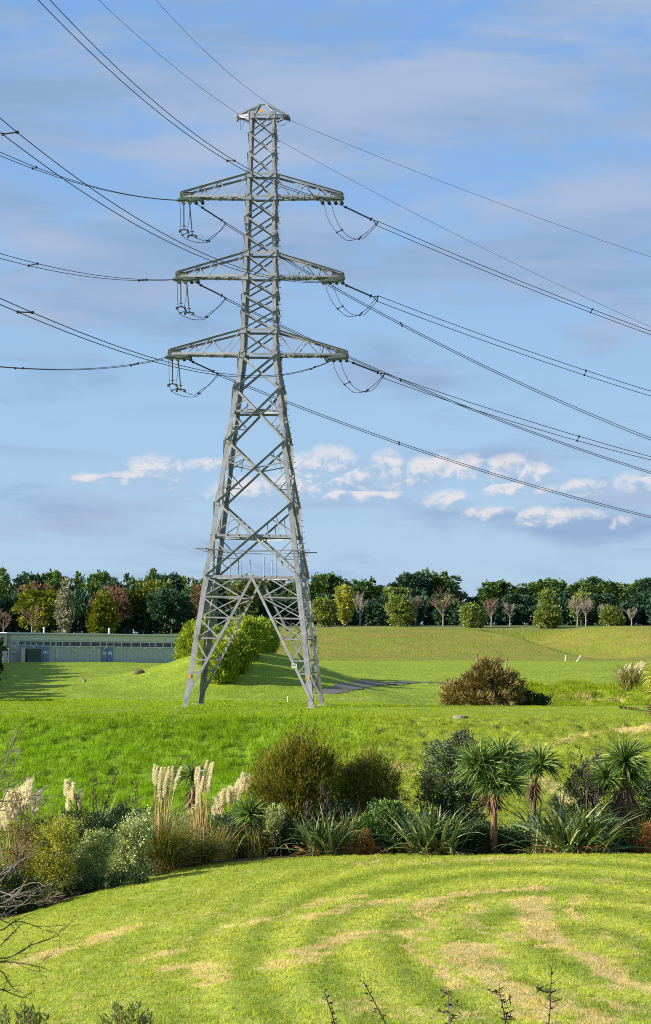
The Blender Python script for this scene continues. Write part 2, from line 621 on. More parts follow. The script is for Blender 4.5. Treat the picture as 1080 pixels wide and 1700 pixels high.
# dry strokes mown into the near lawn: pixel polylines, half width (m), strength
STROKES = [
    ([(690, 1512), (715, 1500), (760, 1486), (820, 1479), (885, 1474)], 0.42, 0.9),
    ([(705, 1500), (697, 1530), (697, 1560), (705, 1590), (722, 1615), (748, 1642)], 0.16, 1.0),
    ([(765, 1570), (790, 1598), (815, 1625), (860, 1650), (930, 1675), (1000, 1700)], 0.55, 0.9),
    ([(895, 1490), (884, 1510), (895, 1540), (930, 1568), (985, 1600), (1030, 1625), (1090, 1655)], 0.42, 0.95),
    ([(955, 1485), (948, 1502), (955, 1528)], 0.20, 0.8),
    ([(50, 1600), (110, 1575), (170, 1555), (225, 1540)], 0.55, 0.8),
    ([(215, 1595), (250, 1585), (275, 1580)], 0.5, 0.7),
    ([(305, 1605), (340, 1600), (350, 1630)], 0.6, 0.7),
    ([(400, 1538), (460, 1520), (530, 1500), (590, 1488)], 0.35, 0.6),
    ([(480, 1530), (560, 1512), (640, 1496)], 0.45, 0.8),
    ([(470, 1605), (500, 1585), (560, 1560), (620, 1552), (690, 1548)], 0.6, 0.75),
    ([(790, 1500), (770, 1520), (775, 1540)], 0.45, 0.6),
    ([(860, 1560), (905, 1535), (880, 1548), (840, 1555)], 0.5, 0.6),
    ([(620, 1432), (760, 1430), (920, 1428)], 1.1, 0.45),
    ([(520, 1660), (640, 1680), (760, 1690)], 0.6, 0.45),
    ([(1000, 1550), (1060, 1590)], 0.3, 0.5),
    ([(860, 1690), (960, 1660), (1060, 1690)], 0.8, 0.6),
    ([(880, 1246), (925, 1230), (960, 1221), (1000, 1218)], 0.6, 0.46),
    ([(970, 1272), (1000, 1255), (1030, 1240), (1080, 1215)], 0.4, 0.45),
    ([(890, 1290), (930, 1320), (950, 1335)], 0.8, 0.6),
    ([(560, 1300), (640, 1275), (690, 1290)], 1.4, 0.45),
    ([(1040, 1213), (1085, 1205)], 0.9, 1.0),
    ([(480, 1166), (540, 1161), (600, 1160)], 0.7, 0.35),
    ([(940, 1160), (1010, 1162), (1060, 1160)], 1.0, 0.6),
]
_st = []
for pl, w_, s_ in STROKES:
    P = np.array([hit(a, b)[:2] for a, b in pl])
    Q = np.concatenate([P[i] + (P[i + 1] - P[i]) * np.linspace(0, 1, 12)[:, None] for i in range(len(P) - 1)])
    _st.append((Q, w_, s_))


def dryness(x, y):
    d = np.zeros_like(x)
    n1 = fbm(x / 0.30, y / 0.60, 31, 4)
    n2 = fbm(x / 2.3, y / 4.0, 77, 3)
    xw = x + 1.2 * (fbm(x / 1.3, y / 1.6, 3, 3) - 0.5)
    yw = y + 2.2 * (fbm(x / 1.3, y / 1.6, 9, 3) - 0.5)
    for Q, w, s in _st:
        lo = Q.min(0) - w * 5 - 2
        hi_ = Q.max(0) + w * 5 + 2
        idx = np.nonzero((x > lo[0]) & (x < hi_[0]) & (y > lo[1]) & (y < hi_[1]))[0]
        if not len(idx):
            continue
        best = np.full(len(idx), 1e9)
        a, b = xw[idx], yw[idx]
        for q in Q:
            best = np.minimum(best, (a - q[0]) ** 2 + ((b - q[1]) / 1.5) ** 2)
        v = s * np.exp(-best / (w * w) * 0.7)
        d[idx] = np.maximum(d[idx], v)
    lawn = 1 - sstep(y, 97, 101)
    n3 = fbm(x / 1.1, y / 2.0, 37, 3)
    d = 0.92 * sstep(d * 1.15 + 1.2 * (n1 - 0.5) + 0.5 * (n3 - 0.5), 0.25, 1.0) * sstep(d, 0.03, 0.25)
    d = np.maximum(d, lawn * 0.36 * sstep(n1 + 0.5 * (n2 - 0.5), 0.62, 0.84))
    return np.clip(d, 0, 1)


def bed_edge(x, y):
    """distance in metres beyond the lawn's edge (positive = in the planting bed)"""
    u = x / y
    e = np.interp(u * F + 540, [-400, 0, 150, 250, 330, 400, 480, 600, 1100, 1600], [86, 87.5, 91, 94.5, 96.3, 97.2, 97.8, 98.4, 98.8, 99.0])
    return y - e + 0.5 * (fbm(x / 0.7, y / 0.7, 61, 3) - 0.5)


def gcolor(x, y, rng=None):
    x = np.asarray(x, float)
    y = np.asarray(y, float)
    u = x / y * F + 540
    n = fbm(x / 1.7, y / 2.4, 101, 4)
    nb = fbm(x / 7.0, y / 9.0, 55, 3)
    lawn = np.array([0.305, 0.335, 0.044])
    lawn2 = np.array([0.205, 0.285, 0.026])
    c = lawn2 + (lawn - lawn2) * np.clip(0.25 + 0.9 * n + 0.5 * (nb - 0.5), 0, 1)[:, None]
    # mower stripes following the sweep of the slope
    wx = x + 0.5 * (fbm(x / 2.0, y / 4.0, 8, 2) - 0.5)
    wy = y + 3.0 * (fbm(x / 2.0, y / 4.0, 18, 2) - 0.5)
    re_ = np.sqrt(((wx - 6.3) / 4.0) ** 2 + ((wy - 63.0) / 15.0) ** 2)
    st = np.sin(re_ * 2 * pi / 0.42) * (1 - sstep(re_, 2.0, 3.4))
    st = st + (1 - (1 - sstep(re_, 2.0, 3.4))) * np.sin((wy + 1.1 * wx) / 2.6) * 0.6
    k_ = ((0.11 + 0.12 * (1 - sstep(re_, 1.8, 3.0))) * st * (1 - sstep(y, 96, 100)))[:, None]
    c = c * (1 + k_ * np.array([1.15, 0.9, 1.3]))
    fine = fbm(x / 0.11, y / 0.30, 505, 3)
    c = c * (0.72 + 0.56 * fine)[:, None]
    # bank, left lush and right thinner
    lush = np.array([0.148, 0.245, 0.010])
    thin = np.array([0.225, 0.270, 0.022])
    rt = sstep(u + 160 * (nb - 0.5), 420, 760)[:, None]
    bank = lush * (1 - rt) + thin * rt
    bank = bank * (0.65 + 0.7 * n)[:, None]
    wb = sstep(y, 103, 112)[:, None]
    c = c * (1 - wb) + bank * wb
    fld = np.array([0.205, 0.280, 0.016]) * (0.86 + 0.28 * n + 0.25 * (nb - 0.5))[:, None]
    wf = sstep(y, 166, 182)[:, None]
    fld = fld * (1 - 0.35 * rt) + np.array([0.26, 0.310, 0.026]) * 0.35 * rt
    c = c * (1 - wf) + fld * wf
    hl = np.array([0.185, 0.210, 0.022])
    hl2 = np.array([0.240, 0.205, 0.035])
    hn = fbm(x / 8.0, y / 3.0, 222, 4)[:, None]
    hill = hl + (hl2 - hl) * np.clip((hn - 0.4) * 3, 0, 1)
    edge = y + 1.6 * (fbm(x / 6.0, y / 6.0, 4, 3) - 0.5)
    wh = (sstep(edge, 397, 400.5) * sstep(u, 380, 470))[:, None]
    c = c * (1 - wh) + hill * wh
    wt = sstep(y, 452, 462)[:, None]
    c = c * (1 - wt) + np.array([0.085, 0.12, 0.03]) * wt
    ys_ = (sstep(y, 452, 455) * (1 - sstep(y, 464, 468)) * sstep(u, 480, 560))[:, None]
    c = c * (1 - ys_) + np.array([0.20, 0.21, 0.06]) * ys_
    # planting bed soil
    b = bed_edge(x, y)
    wbed = (sstep(b, -0.1, 0.35) * (1 - sstep(b, 9, 13)) * (1 - sstep(u, 1110, 1200)))[:, None]
    soil = np.array([0.075, 0.048, 0.026]) * (0.6 + 0.8 * n)[:, None]
    c = c * (1 - wbed) + soil * wbed
    d = dryness(x, y)[:, None]
    dry = np.array([0.54, 0.42, 0.165]) * (0.70 + 0.5 * n)[:, None]
    if rng is not None:      # each blade is either green or straw
        d = (rng.random(d.shape) < d * 0.95) * 1.0
    c = c * (1 - d) + dry * d
    return np.clip(c, 0, 1)


def ground_mat():
    m, g, out = new_mat('ground_cover')
    a = g.n('ShaderNodeAttribute', attribute_name='gcol')
    geo = g.n('ShaderNodeNewGeometry')
    sp = g.n('ShaderNodeSeparateXYZ')
    g.lk(geo.outputs['Position'], sp.inputs[0])
    P1 = g.comb(sp.outputs[0], g.m('MULTIPLY', sp.outputs[1], 0.45), 0.0)
    f1 = g.noise(P1, 2.2, 6.0, 0.65)
    f2 = g.noise(P1, 11.0, 4.0, 0.7)
    f3 = g.noise(geo.outputs['Position'], 0.42, 5.0, 0.65)
    k = g.m('ADD', 0.28, g.m('ADD', g.m('ADD', g.m('MULTIPLY', f1, 0.42), g.m('MULTIPLY', f3, 0.68)), g.m('MULTIPLY', f2, 0.34)))
    col = g.mix(1.0, a.outputs['Color'], g.comb(k, k, k), 'MULTIPLY')
    p = g.n('ShaderNodeBsdfPrincipled')
    g.lk(col, p.inputs['Base Color'])
    p.inputs['Roughness'].default_value = 0.85
    p.inputs['Specular IOR Level'].default_value = 0.15
    b = g.n('ShaderNodeBump')
    b.inputs['Strength'].default_value = 0.8
    b.inputs['Distance'].default_value = 0.30
    g.lk(g.m('ADD', g.m('ADD', f1, g.m('MULTIPLY', f3, 1.2)), g.m('MULTIPLY', f2, 0.4)), b.inputs['Height'])
    g.lk(b.outputs[0], p.inputs['Normal'])
    g.lk(p.outputs[0], out.inputs[0])
    return m


M['ground'] = ground_mat()


def build_terrain():
    us = np.concatenate([-np.geomspace(1.6, 0.15, 26), np.linspace(-0.145, 0.145, 430), np.geomspace(0.15, 1.6, 26)])
    ds = np.concatenate([np.arange(3, 46, 2.0), np.arange(46, 108, 0.3), np.arange(108, 205, 0.5), np.arange(205, 335, 1.0),
                         np.arange(335, 470, 1.5), np.arange(470, 560, 10.0), np.geomspace(560, 9000, 26)])
    U, Dm = np.meshgrid(us, ds)
    X, Y = (U * Dm).ravel(), Dm.ravel()
    Z = zg(X, Y)
    bk = sstep(Y, 104, 118) * (1 - sstep(Y, 165, 182))
    Z = Z + bk * 0.36 * (fbm(X / 0.5, Y / 0.9, 301, 3) - 0.5)
    fl = sstep(Y, 195, 205) * (1 - sstep(Y, 320, 340))
    Z = Z + fl * 0.20 * (fbm(X / 1.5, Y / 2.6, 341, 3) - 0.5)
    gl = sstep(Y, 203, 210) * (1 - sstep(Y, 236, 243)) * sstep(X / Y * F + 540, 700, 800)
    Z = Z + gl * 0.8 * (fbm(X / 1.4, Y / 2.6, 331, 3) - 0.5)
    nr, nc = len(ds), len(us)
    i = np.arange(nr - 1)[:, None] * nc
    j = np.arange(nc - 1)[None, :]
    Q = np.stack([i + j, i + j + 1, i + nc + j + 1, i + nc + j], -1).reshape(-1, 4)
    me = mesh_np('ground', np.stack([X, Y, Z], 1), Q, {'gcol': gcolor(X, Y)}, [M['ground']], True)
    o = link('ground', me)
    tag(o, 'rolling mown grass ground running from the near lawn to the far hill', kind='structure')


build_terrain()


def blade_mat():
    m, g, out = new_mat('grass_blade')
    a = g.n('ShaderNodeAttribute', attribute_name='gcol')
    d = g.n('ShaderNodeBsdfDiffuse')
    g.lk(a.outputs['Color'], d.inputs[0])
    t = g.n('ShaderNodeBsdfTranslucent')
    g.lk(a.outputs['Color'], t.inputs[0])
    mx = g.n('ShaderNodeMixShader')
    mx.inputs[0].default_value = 0.4
    g.lk(d.outputs[0], mx.inputs[1])
    g.lk(t.outputs[0], mx.inputs[2])
    g.lk(mx.outputs[0], out.inputs[0])
    return m


M['blade'] = blade_mat()


def grass(name, label, n, ulim, dlim, hfun, wid, keep=None, seed=1, gain=1.3, lean=0.55):
    r = np.random.default_rng(seed)
    D = np.sqrt(r.uniform(dlim[0] ** 2, dlim[1] ** 2, n))
    U = r.uniform(ulim[0], ulim[1], n)
    X, Y = U * D, D
    if keep is not None:
        k = keep(X, Y, r)
        X, Y = X[k], Y[k]
    n = len(X)
    Z = zg(X, Y) - 0.02
    h = hfun(X, Y, r)
    ang = r.uniform(0, 2 * pi, n)
    la = r.uniform(0, 2 * pi, n)
    ll = r.uniform(0.1, lean, n) * h
    w = wid * r.uniform(0.6, 1.3, n)
    P = np.stack([X, Y, Z], 1)
    sd = np.stack([np.cos(ang), np.sin(ang), np.zeros(n)], 1) * w[:, None] / 2
    tip = P + np.stack([np.cos(la) * ll, np.sin(la) * ll, h], 1)
    V = np.stack([P - sd, P + sd, tip], 1).reshape(-1, 3)
    c = gcolor(X, Y, r) * (gain * r.uniform(0.75, 1.2, n))[:, None]
    C = np.repeat(np.clip(c, 0, 0.9), 3, axis=0)
    me = mesh_np(name, V, np.arange(3 * n).reshape(-1, 3), {'gcol': C}, [M['blade']])
    tag(link(name, me), label, 'grass', kind='stuff')


def build_grass():
    grass('lawn_grass', 'short mown grass blades with straw coloured patches on the near lawn', 650000, (-0.135, 0.135), (46, 100),
          lambda x, y, r: 0.025 + 0.03 * r.random(len(x)) + 0.06 * sstep(fbm(x / 0.22, y / 0.35, 71, 2), 0.5, 0.75), 0.018,
          lambda x, y, r: (bed_edge(x, y) < 0.15) | (x / y * F + 540 > 1150), 11, 1.35)

    def bank_h(x, y, r):
        t = fbm(x / 0.5, y / 0.9, 301, 3)
        u = x / y * F + 540
        tall = (1 - sstep(u, 480, 800) * 0.62) * (1 - sstep(y, 166, 180) * 0.75)
        return (0.03 + 0.46 * sstep(t, 0.44, 0.66)) * tall * r.uniform(0.6, 1.25, len(x)) + 0.02

    grass('bank_grass', 'long tufted green grass on the bank below the pylon', 560000, (-0.135, 0.135), (108, 205), bank_h, 0.040,
          lambda x, y, r: (fbm(x / 0.5, y / 0.9, 301, 3) + 0.25 * (r.random(len(x)) - 0.5) > 0.44) | (r.random(len(x)) < 0.25), 12, 1.4, 0.9)
    grass('rough_grass', 'long rough grass in the dip beside the brown bush', 60000, (0.055, 0.14), (206, 243),
          lambda x, y, r: (0.12 + 0.5 * sstep(fbm(x / 1.4, y / 2.6, 331, 3), 0.4, 0.7)) * r.uniform(0.6, 1.2, len(x)), 0.08, lambda x, y, r: fbm(x / 1.4, y / 2.6, 331, 3) + 0.3 * (r.random(len(x)) - 0.5) > 0.42, 13, 1.15, 1.0)


build_grass()


def build_path():
    pts = [(535, 1153), (545, 1150), (560, 1146), (585, 1139), (630, 1134), (690, 1132), (735, 1133.5), (765, 1137)]
    P = np.array([hit(a, b, 190)[:2] for a, b in pts])
    Q = np.concatenate([P[i] + (P[i + 1] - P[i]) * np.linspace(0, 1, 10, endpoint=False)[:, None] for i in range(len(P) - 1)])
    ker = np.ones(7) / 7
    Q = np.stack([np.convolve(np.pad(Q[:, k], 3, 'edge'), ker, 'valid') for k in range(2)], 1)
    t = np.gradient(Q, axis=0)
    t /= np.linalg.norm(t, axis=1)[:, None]
    nrm = np.stack([-t[:, 1], t[:, 0]], 1)
    V, Fc = [], []
    W = 9
    for i in range(len(Q)):
        hw = 1.0 * (0.6 + 0.4 * sin(pi * i / (len(Q) - 1))) + 0.4 * (RNG.random() - 0.5)
        for j in range(W):
            q = Q[i] + nrm[i] * hw * (2 * j / (W - 1) - 1)
            V.append([q[0], q[1], float(zg(q[0], q[1])) + 0.035])
    n = len(Q)
    for i in range(n - 1):
        for j in range(W - 1):
            Fc.append([i * W + j, (i + 1) * W + j, (i + 1) * W + j + 1, i * W + j + 1])
    m = plain_mat('gravel', (0.15, 0.14, 0.125), 0.95, 0, 0.8, 4.0, 0.5)
    o = link('path', mesh_np('path', np.array(V), np.array(Fc), None, [m], True))
    tag(o, 'grey gravel path curving round the foot of the grassy mound', kind='structure')


build_path()

# ------------------------------------------------------------------ the pylon
TPHI = radians(-4.4)
TX, TY = -4.77, 190.07
TM = np.array([[cos(TPHI), sin(TPHI), 0], [-sin(TPHI), cos(TPHI), 0], [0, 0, 1.0]])   # row vectors: local @ TM = world


def tw(p):
    return np.asarray(p, float) @ TM + np.array([TX, TY, 0])


def angle_bar(mb, p, q, w, nrm, t=0.016, flip=False, off=0.0, out=0):
    """steel angle from p to q, one flange in the plane whose normal is nrm"""
    p, q, nrm = (np.asarray(v, float) for v in (p, q, nrm))
    a = q - p
    L = np.linalg.norm(a)
    a = a / L
    nrm = nrm - a * np.dot(nrm, a)
    nrm /= np.linalg.norm(nrm)
    s = np.cross(a, nrm)
    if flip or (out and s[2] > 0):
        s = -s
    if out:
        sg_ = 1.0 if out > 0 else -1.0
        off = off * sg_
        nrm = -nrm * sg_
        off = -off
    t = max(t, w * 0.14)
    prof = np.array([(0, 0), (w, 0), (w, t), (t, t), (t, w), (0, w)])
    base = p + nrm * off - s * w / 2
    V = np.concatenate([c + prof[:, :1] * s - prof[:, 1:] * nrm for c in (base, base + a * L)])
    Q = [[i, (i + 1) % 6, 6 + (i + 1) % 6, 6 + i] for i in range(6)]
    caps = [[3, 2, 1, 0], [5, 4, 3, 0], [6, 7, 8, 9], [6, 9, 10, 11]]
    mb.add(V, np.array(Q + caps))


ZL = [0.0, 8.72, 13.76, 18.0, 21.6, 23.9]
CAGE = [23.95, 25.62, 26.9, 28.05, 29.28, 30.9, 32.1, 33.4, 34.75, 36.3, 37.75, 39.1, 40.35]


def TW_(z):
    if z < 23.95:
        return 8.85 + (2.50 - 8.85) * z / 23.95
    return 2.50 + (1.66 - 2.50) * (z - 23.95) / (40.35 - 23.95)


CORN = [(-1, -1), (1, -1), (1, 1), (-1, 1)]


def crn(i, z):
    h = TW_(z) / 2
    return np.array([CORN[i % 4][0] * h, CORN[i % 4][1] * h, z])


def face_pt(f, s, z):
    """point on face f at lateral -1..1 and height z; face f joins corners f and f+1"""
    a, b = crn(f, z), crn(f + 1, z)
    return a + (b - a) * (s + 1) / 2


FN = [(0, -1, 0), (1, 0, 0), (0, 1, 0), (-1, 0, 0)]


def build_tower():
    g0 = float(zg(TX, TY))
    root = thing('transmission_tower', (TX, TY, 0), 'tall grey steel lattice pylon with three pairs of crossarms standing on the green field', 'pylon', None, TPHI)
    # four legs of rolled angle
    for i, (sx, sy) in enumerate(CORN):
        mb = MB()
        wp = tw(crn(i, 0))
        zb = float(zg(wp[0], wp[1])) - 0.1
        zs = [zb, 4.4, 8.72, 13.76, 18.0, 23.95, 29.3, 34.75, 40.4]
        wd = [0.36, 0.35, 0.32, 0.29, 0.27, 0.24, 0.21, 0.17]
        for a, b, w in zip(zs[:-1], zs[1:], wd):
            h0, h1 = TW_(a) / 2, TW_(b) / 2
            t = 0.035
            prof = np.array([(0, 0), (w, 0), (w, t), (t, t), (t, w), (0, w)])
            V = []
            for zz, h in ((a, h0), (b, h1)):
                c = np.array([sx * h, sy * h, zz])
                V.append(c + prof[:, :1] * np.array([-sx, 0, 0]) + prof[:, 1:] * np.array([0, -sy, 0]))
            Q = [[k, (k + 1) % 6, 6 + (k + 1) % 6, 6 + k] for k in range(6)]
            mb.add(np.concatenate(V), np.array(Q + [[3, 2, 1, 0], [5, 4, 3, 0], [6, 7, 8, 9], [6, 9, 10, 11]]))
            # bolted splice plates
            h = TW_(b) / 2
            if b < 40:
                for k in (0, 1):
                    c = np.array([sx * (h - (w / 2 if k == 0 else -0.012)), sy * (h - (w / 2 if k else -0.012)), b])
                    d = (w * 0.95, 0.02, 0.75) if k == 0 else (0.02, w * 0.95, 0.75)
                    mb.box(c, d)
                    for q in range(6):
                        bc = c + np.array([0, 0, -0.3 + 0.12 * q])
                        mb.box(bc + (np.array([0.06, sy * 0.02, 0]) if k == 0 else np.array([sx * 0.02, 0.06, 0])), (0.035, 0.035, 0.035))
        if i == 2 or i == 1:      # climbing bolts up the right-hand legs
            for z in np.arange(3.2, 40, 0.40):
                h = TW_(z) / 2
                if i == 2:
                    mb.box((h + 0.09, h - 0.05, z), (0.20, 0.035, 0.035))
                elif z > 24:
                    mb.box((h + 0.07, -h + 0.09, z + 0.2), (0.16, 0.03, 0.03))
        o = mb.obj('leg', M['steel'], root)
        if i < 4:
            pb = MB()
            pb.lathe((sx * 4.44, sy * 4.44, zb - 0.3), (sx * 4.44, sy * 4.44, zb + 1), [(0, 0.7), (0.3, 0.62), (0.42, 0.58), (0.47, 0.45), (0.47, 0.0)], 14)
            pb.obj('footing', M['concrete'], root, True)
        if i in (0, 1):
            tg = MB()
            z = 1.98
            h = TW_(z) / 2
            tg.box((sx * (h - 0.17), sy * (h + 0.03), z), (0.17, 0.02, 0.24))
            tg.obj('warning_tag', M['orange_sign'], root)

    for f in range(4):
        nf = np.array(FN[f], float)
        # ---- portal bracing at the foot
        mb = MB()
        ztop = 8.72
        apex = face_pt(f, 0, ztop)
        angle_bar(mb, face_pt(f, -1, ztop), face_pt(f, 1, ztop), 0.20, nf)
        lv = [0.0, 2.25, 3.1, 4.55, 5.95, 7.35, 8.72]
        for sgn in (-1, 1):
            foot = face_pt(f, sgn * 0.985, 0.25)
            angle_bar(mb, foot, apex + np.array([0, 0, -0.05]), 0.17, nf, off=0.02)

            def dg(z):
                return foot + (apex - foot) * (z - 0.25) / (ztop - 0.25)
            for z in lv[1:-1]:
                angle_bar(mb, face_pt(f, sgn * 0.97, z), dg(z), 0.10, nf, off=-0.01)
            for k in range(len(lv) - 1):
                a, b = lv[k], lv[k + 1]
                if k == 0:
                    angle_bar(mb, face_pt(f, sgn * 0.97, b), dg(1.3), 0.08, nf, off=0.0)
                    continue
                angle_bar(mb, face_pt(f, sgn * 0.97, b), dg(a), 0.085, nf, off=0.01)
                if k > 2:
                    angle_bar(mb, face_pt(f, sgn * 0.97, a), dg(b) if b < 8.7 else face_pt(f, sgn * 0.35, 8.65), 0.075, nf, off=-0.02)
        mb.obj('portal_bracing', M['steel'], root)

        # ---- large crosses of the tapering body
        mb = MB()
        for k in range(1, len(ZL) - 1):
            z0, z1 = ZL[k], ZL[k + 1]
            w0, w1 = TW_(z0), TW_(z1)
            zc = z0 + (z1 - z0) * w0 / (w0 + w1)
            angle_bar(mb, face_pt(f, -0.97, z0), face_pt(f, 0.97, z1), 0.15, nf, off=0.02, out=-1 if f == 2 else 1)
            angle_bar(mb, face_pt(f, 0.97, z0), face_pt(f, -0.97, z1), 0.15, nf, off=-0.03, out=-1 if f == 2 else 1)
            if k in (1, 3):
                angle_bar(mb, face_pt(f, -1, zc), face_pt(f, 1, zc), 0.16, nf, off=-0.05)
            if k < 4:
                for sgn in (-1, 1):
                    # secondary members that stiffen the legs
                    def dlo(t):
                        return face_pt(f, sgn * 0.97, z0) * (1 - t) + face_pt(f, 0, zc) * t

                    def dhi(t):
                        return face_pt(f, sgn * 0.97, z1) * (1 - t) + face_pt(f, 0, zc) * t
                    zq = z0 + (zc - z0) * 0.5
                    zr = zc + (z1 - zc) * 0.5
                    if k == 2:
                        angle_bar(mb, face_pt(f, sgn, zc + 0.45), face_pt(f, 0, zc), 0.08, nf)
                        angle_bar(mb, face_pt(f, sgn, zc + 0.45), dhi(0.5), 0.06, nf)
                    angle_bar(mb, face_pt(f, sgn, zq), dlo(0.5), 0.06, nf)
                    angle_bar(mb, face_pt(f, sgn, zc), dlo(0.5), 0.07, nf)
                    angle_bar(mb, face_pt(f, sgn, zq), dlo(0.25), 0.05, nf)
                    angle_bar(mb, face_pt(f, sgn, zc), dhi(0.5), 0.06, nf)
                    angle_bar(mb, face_pt(f, sgn * 0.62, zc), dhi(0.38), 0.05, nf)
                    if k == 1:
                        angle_bar(mb, face_pt(f, sgn * 0.35, zc), dhi(0.62), 0.05, nf)
            for sgn in (-1, 1):
                c = face_pt(f, sgn * 0.95, z1)
                ax = (1, 0) if f % 2 == 0 else (0, 1)
                mb.box(c + nf * 0.04, (0.34 * ax[0] + 0.02 * ax[1], 0.34 * ax[1] + 0.02 * ax[0], 0.40))
        mb.obj('cross_bracing', M['steel'], root)

        # ---- lattice of the cage between the crossarms
        mb = MB()
        for k in range(len(CAGE) - 1):
            z0, z1 = CAGE[k], CAGE[k + 1]
            w = 0.105 if z0 < 36 else 0.085
            angle_bar(mb, face_pt(f, -0.96, z0), face_pt(f, 0.96, z1), w, nf, off=0.02, out=-1 if f == 2 else 1)
            angle_bar(mb, face_pt(f, 0.96, z0), face_pt(f, -0.96, z1), w, nf, off=-0.03, out=-1 if f == 2 else 1)
        for z in (23.95, 25.62, 29.28, 30.9, 34.75, 36.3, 40.35):
            angle_bar(mb, face_pt(f, -1, z), face_pt(f, 1, z), 0.17, nf, off=0.05)
            for sgn in (-1, 1):
                c = face_pt(f, sgn * 0.88, z)
                ax = (1, 0) if f % 2 == 0 else (0, 1)
                mb.box(c + nf * 0.075, (0.42 * ax[0] + 0.02 * ax[1], 0.42 * ax[1] + 0.02 * ax[0], 0.46))
        mb.obj('cage_lattice', M['steel'], root)

    # plan bracing at the belt
    for z in (8.72, 11.45, 20.2):
        mb = MB()
        mids = [face_pt(f, 0, z) for f in range(4)]
        for k in range(4):
            angle_bar(mb, mids[k], mids[(k + 1) % 4], 0.09, (0, 0, 1))
        mb.obj('plan_bracing', M['steel'], root)

    # ---- crossarms
    for zb, zt, Ll, Lr in ((24.0, 25.62, 6.30, 6.05), (29.33, 30.9, 5.85, 5.72), (34.8, 36.3, 5.62, 5.58)):
        for sgn, L in ((-1, Ll), (1, Lr)):
            mb = MB()
            pl = MB()
            hb, ht = TW_(zb) / 2, TW_(zt) / 2
            tipd = 0.62
            for sy in (-1, 1):
                nf = (0, sy, 0)
                b0 = np.array([sgn * hb, sy * hb, zb])
                b1 = np.array([sgn * L, sy * tipd, zb + 0.02])
                t0 = np.array([sgn * ht, sy * ht, zt])
                t1 = np.array([sgn * (L - 0.10), sy * tipd, zb + 0.26])
                angle_bar(mb, b0, b1, 0.14, nf)
                angle_bar(mb, t0, t1, 0.15, nf, out=-sy)

                def B(t):
                    return b0 + (b1 - b0) * t

                def T(t):
                    return t0 + (t1 - t0) * t
                for ta, tb in ((0.24, 0.0), (0.24, 0.42), (0.60, 0.42), (0.60, 0.66), (0.80, 0.66)):
                    angle_bar(mb, B(ta), T(tb), 0.065, nf, off=-0.02)
                # end plates
                c = np.array([sgn * (L - 0.42), sy * (tipd + 0.03), zb + 0.13])
                pl.box(c, (0.80, 0.025, 0.24))
            for t in (0.0, 0.24, 0.42, 0.60, 0.8, 1.0):
                p = np.array([sgn * (hb + (L - hb) * t), 0, zb])
                hw = hb + (tipd - hb) * t
                angle_bar(mb, p + (0, -hw, 0), p + (0, hw, 0), 0.09, (0, 0, -1))
            ts = (0.0, 0.24, 0.42, 0.60, 0.8, 1.0)
            for k in range(5):
                h0 = hb + (tipd - hb) * ts[k]
                h1 = hb + (tipd - hb) * ts[k + 1]
                x0 = sgn * (hb + (L - hb) * ts[k])
                x1 = sgn * (hb + (L - hb) * ts[k + 1])
                angle_bar(mb, (x0, -h0, zb - 0.05), (x1, h1, zb - 0.05), 0.09, (0, 0, -1))
                angle_bar(mb, (x0, h0, zb - 0.09), (x1, -h1, zb - 0.09), 0.09, (0, 0, -1))
            pl.box((sgn * (L - 0.40), 0, zb + 0.29), (0.8, 1.15, 0.025))
            o = mb.obj('crossarm', M['steel'], root)
            pl.box((sgn * (L - 0.9), 0, zb + 0.02), (1.7, 1.1, 0.025))
            pl.obj('tip_plates', M['tip_steel'], o)
            # shackle plates and hangers under the arm's end
            for xx in (0.12, 0.55, 1.0, 1.45):
                for sy in (-1, 1):
                    hb_ = MB()
                    hb_.box((sgn * (L - xx), sy * 0.60, zb - 0.13), (0.16, 0.10, 0.30))
                    hb_.lathe((sgn * (L - xx), sy * 0.52, zb - 0.27), (sgn * (L - xx), sy * 0.72, zb - 0.27), [(0, 0.0), (0, 0.13), (0.2, 0.13), (0.2, 0)], 8)
                    hb_.obj('shackle', M['steel_dark'], o)

    # ---- earth-wire peak
    mb = MB()
    zp = 40.35
    h = TW_(zp) / 2
    Lp = 1.68
    for sy in (-1, 1):
        nf = (0, sy, 0)
        for sgn in (-1, 1):
            angle_bar(mb, (sgn * h, sy * h, zp), (sgn * Lp, sy * 0.25, zp + 0.05), 0.10, nf)
            angle_bar(mb, (sgn * h, sy * h, zp - 0.25), (sgn * Lp, sy * 0.25, zp), 0.09, nf)
            angle_bar(mb, (sgn * 0.18, sy * 0.2, 41.18), (sgn * Lp, sy * 0.25, zp + 0.12), 0.10, nf)
            angle_bar(mb, (sgn * 0.18, sy * 0.2, 41.18), (sgn * h, sy * h, zp), 0.09, nf)
    mb.box((0, 0, 41.2), (0.50, 0.4, 0.05))
    o = mb.obj('peak', M['steel'], root)
    for sgn in (-1, 1):
        mb = MB()
        mb.box((sgn * (Lp - 0.12), 0, zp + 0.02), (0.42, 0.52, 0.18))
        mb.obj('end_plate', M['tip_steel'], o)
    for sgn in (-1, 1):
        cb = MB()
        cb.box((sgn * (Lp - 0.05), -0.2, zp - 0.12), (0.30, 0.22, 0.26))
        cb.tube([(sgn * (Lp + 0.05), -0.2, zp - 0.05), (sgn * (Lp + 0.12), 0.1, zp - 0.05), (sgn * (Lp + 0.12), 0.1, zp - 0.3)], 0.07, 6)
        cb.obj('clamp', M['steel_dark'], o)
    sb = MB()
    sb.box((0.0, -h - 0.02, zp + 0.26), (0.27, 0.03, 0.20))
    sb.box((0.0, -h - 0.0, zp + 0.12), (0.04, 0.04, 0.2))
    sb.obj('height_plate', M['orange_sign'], o)

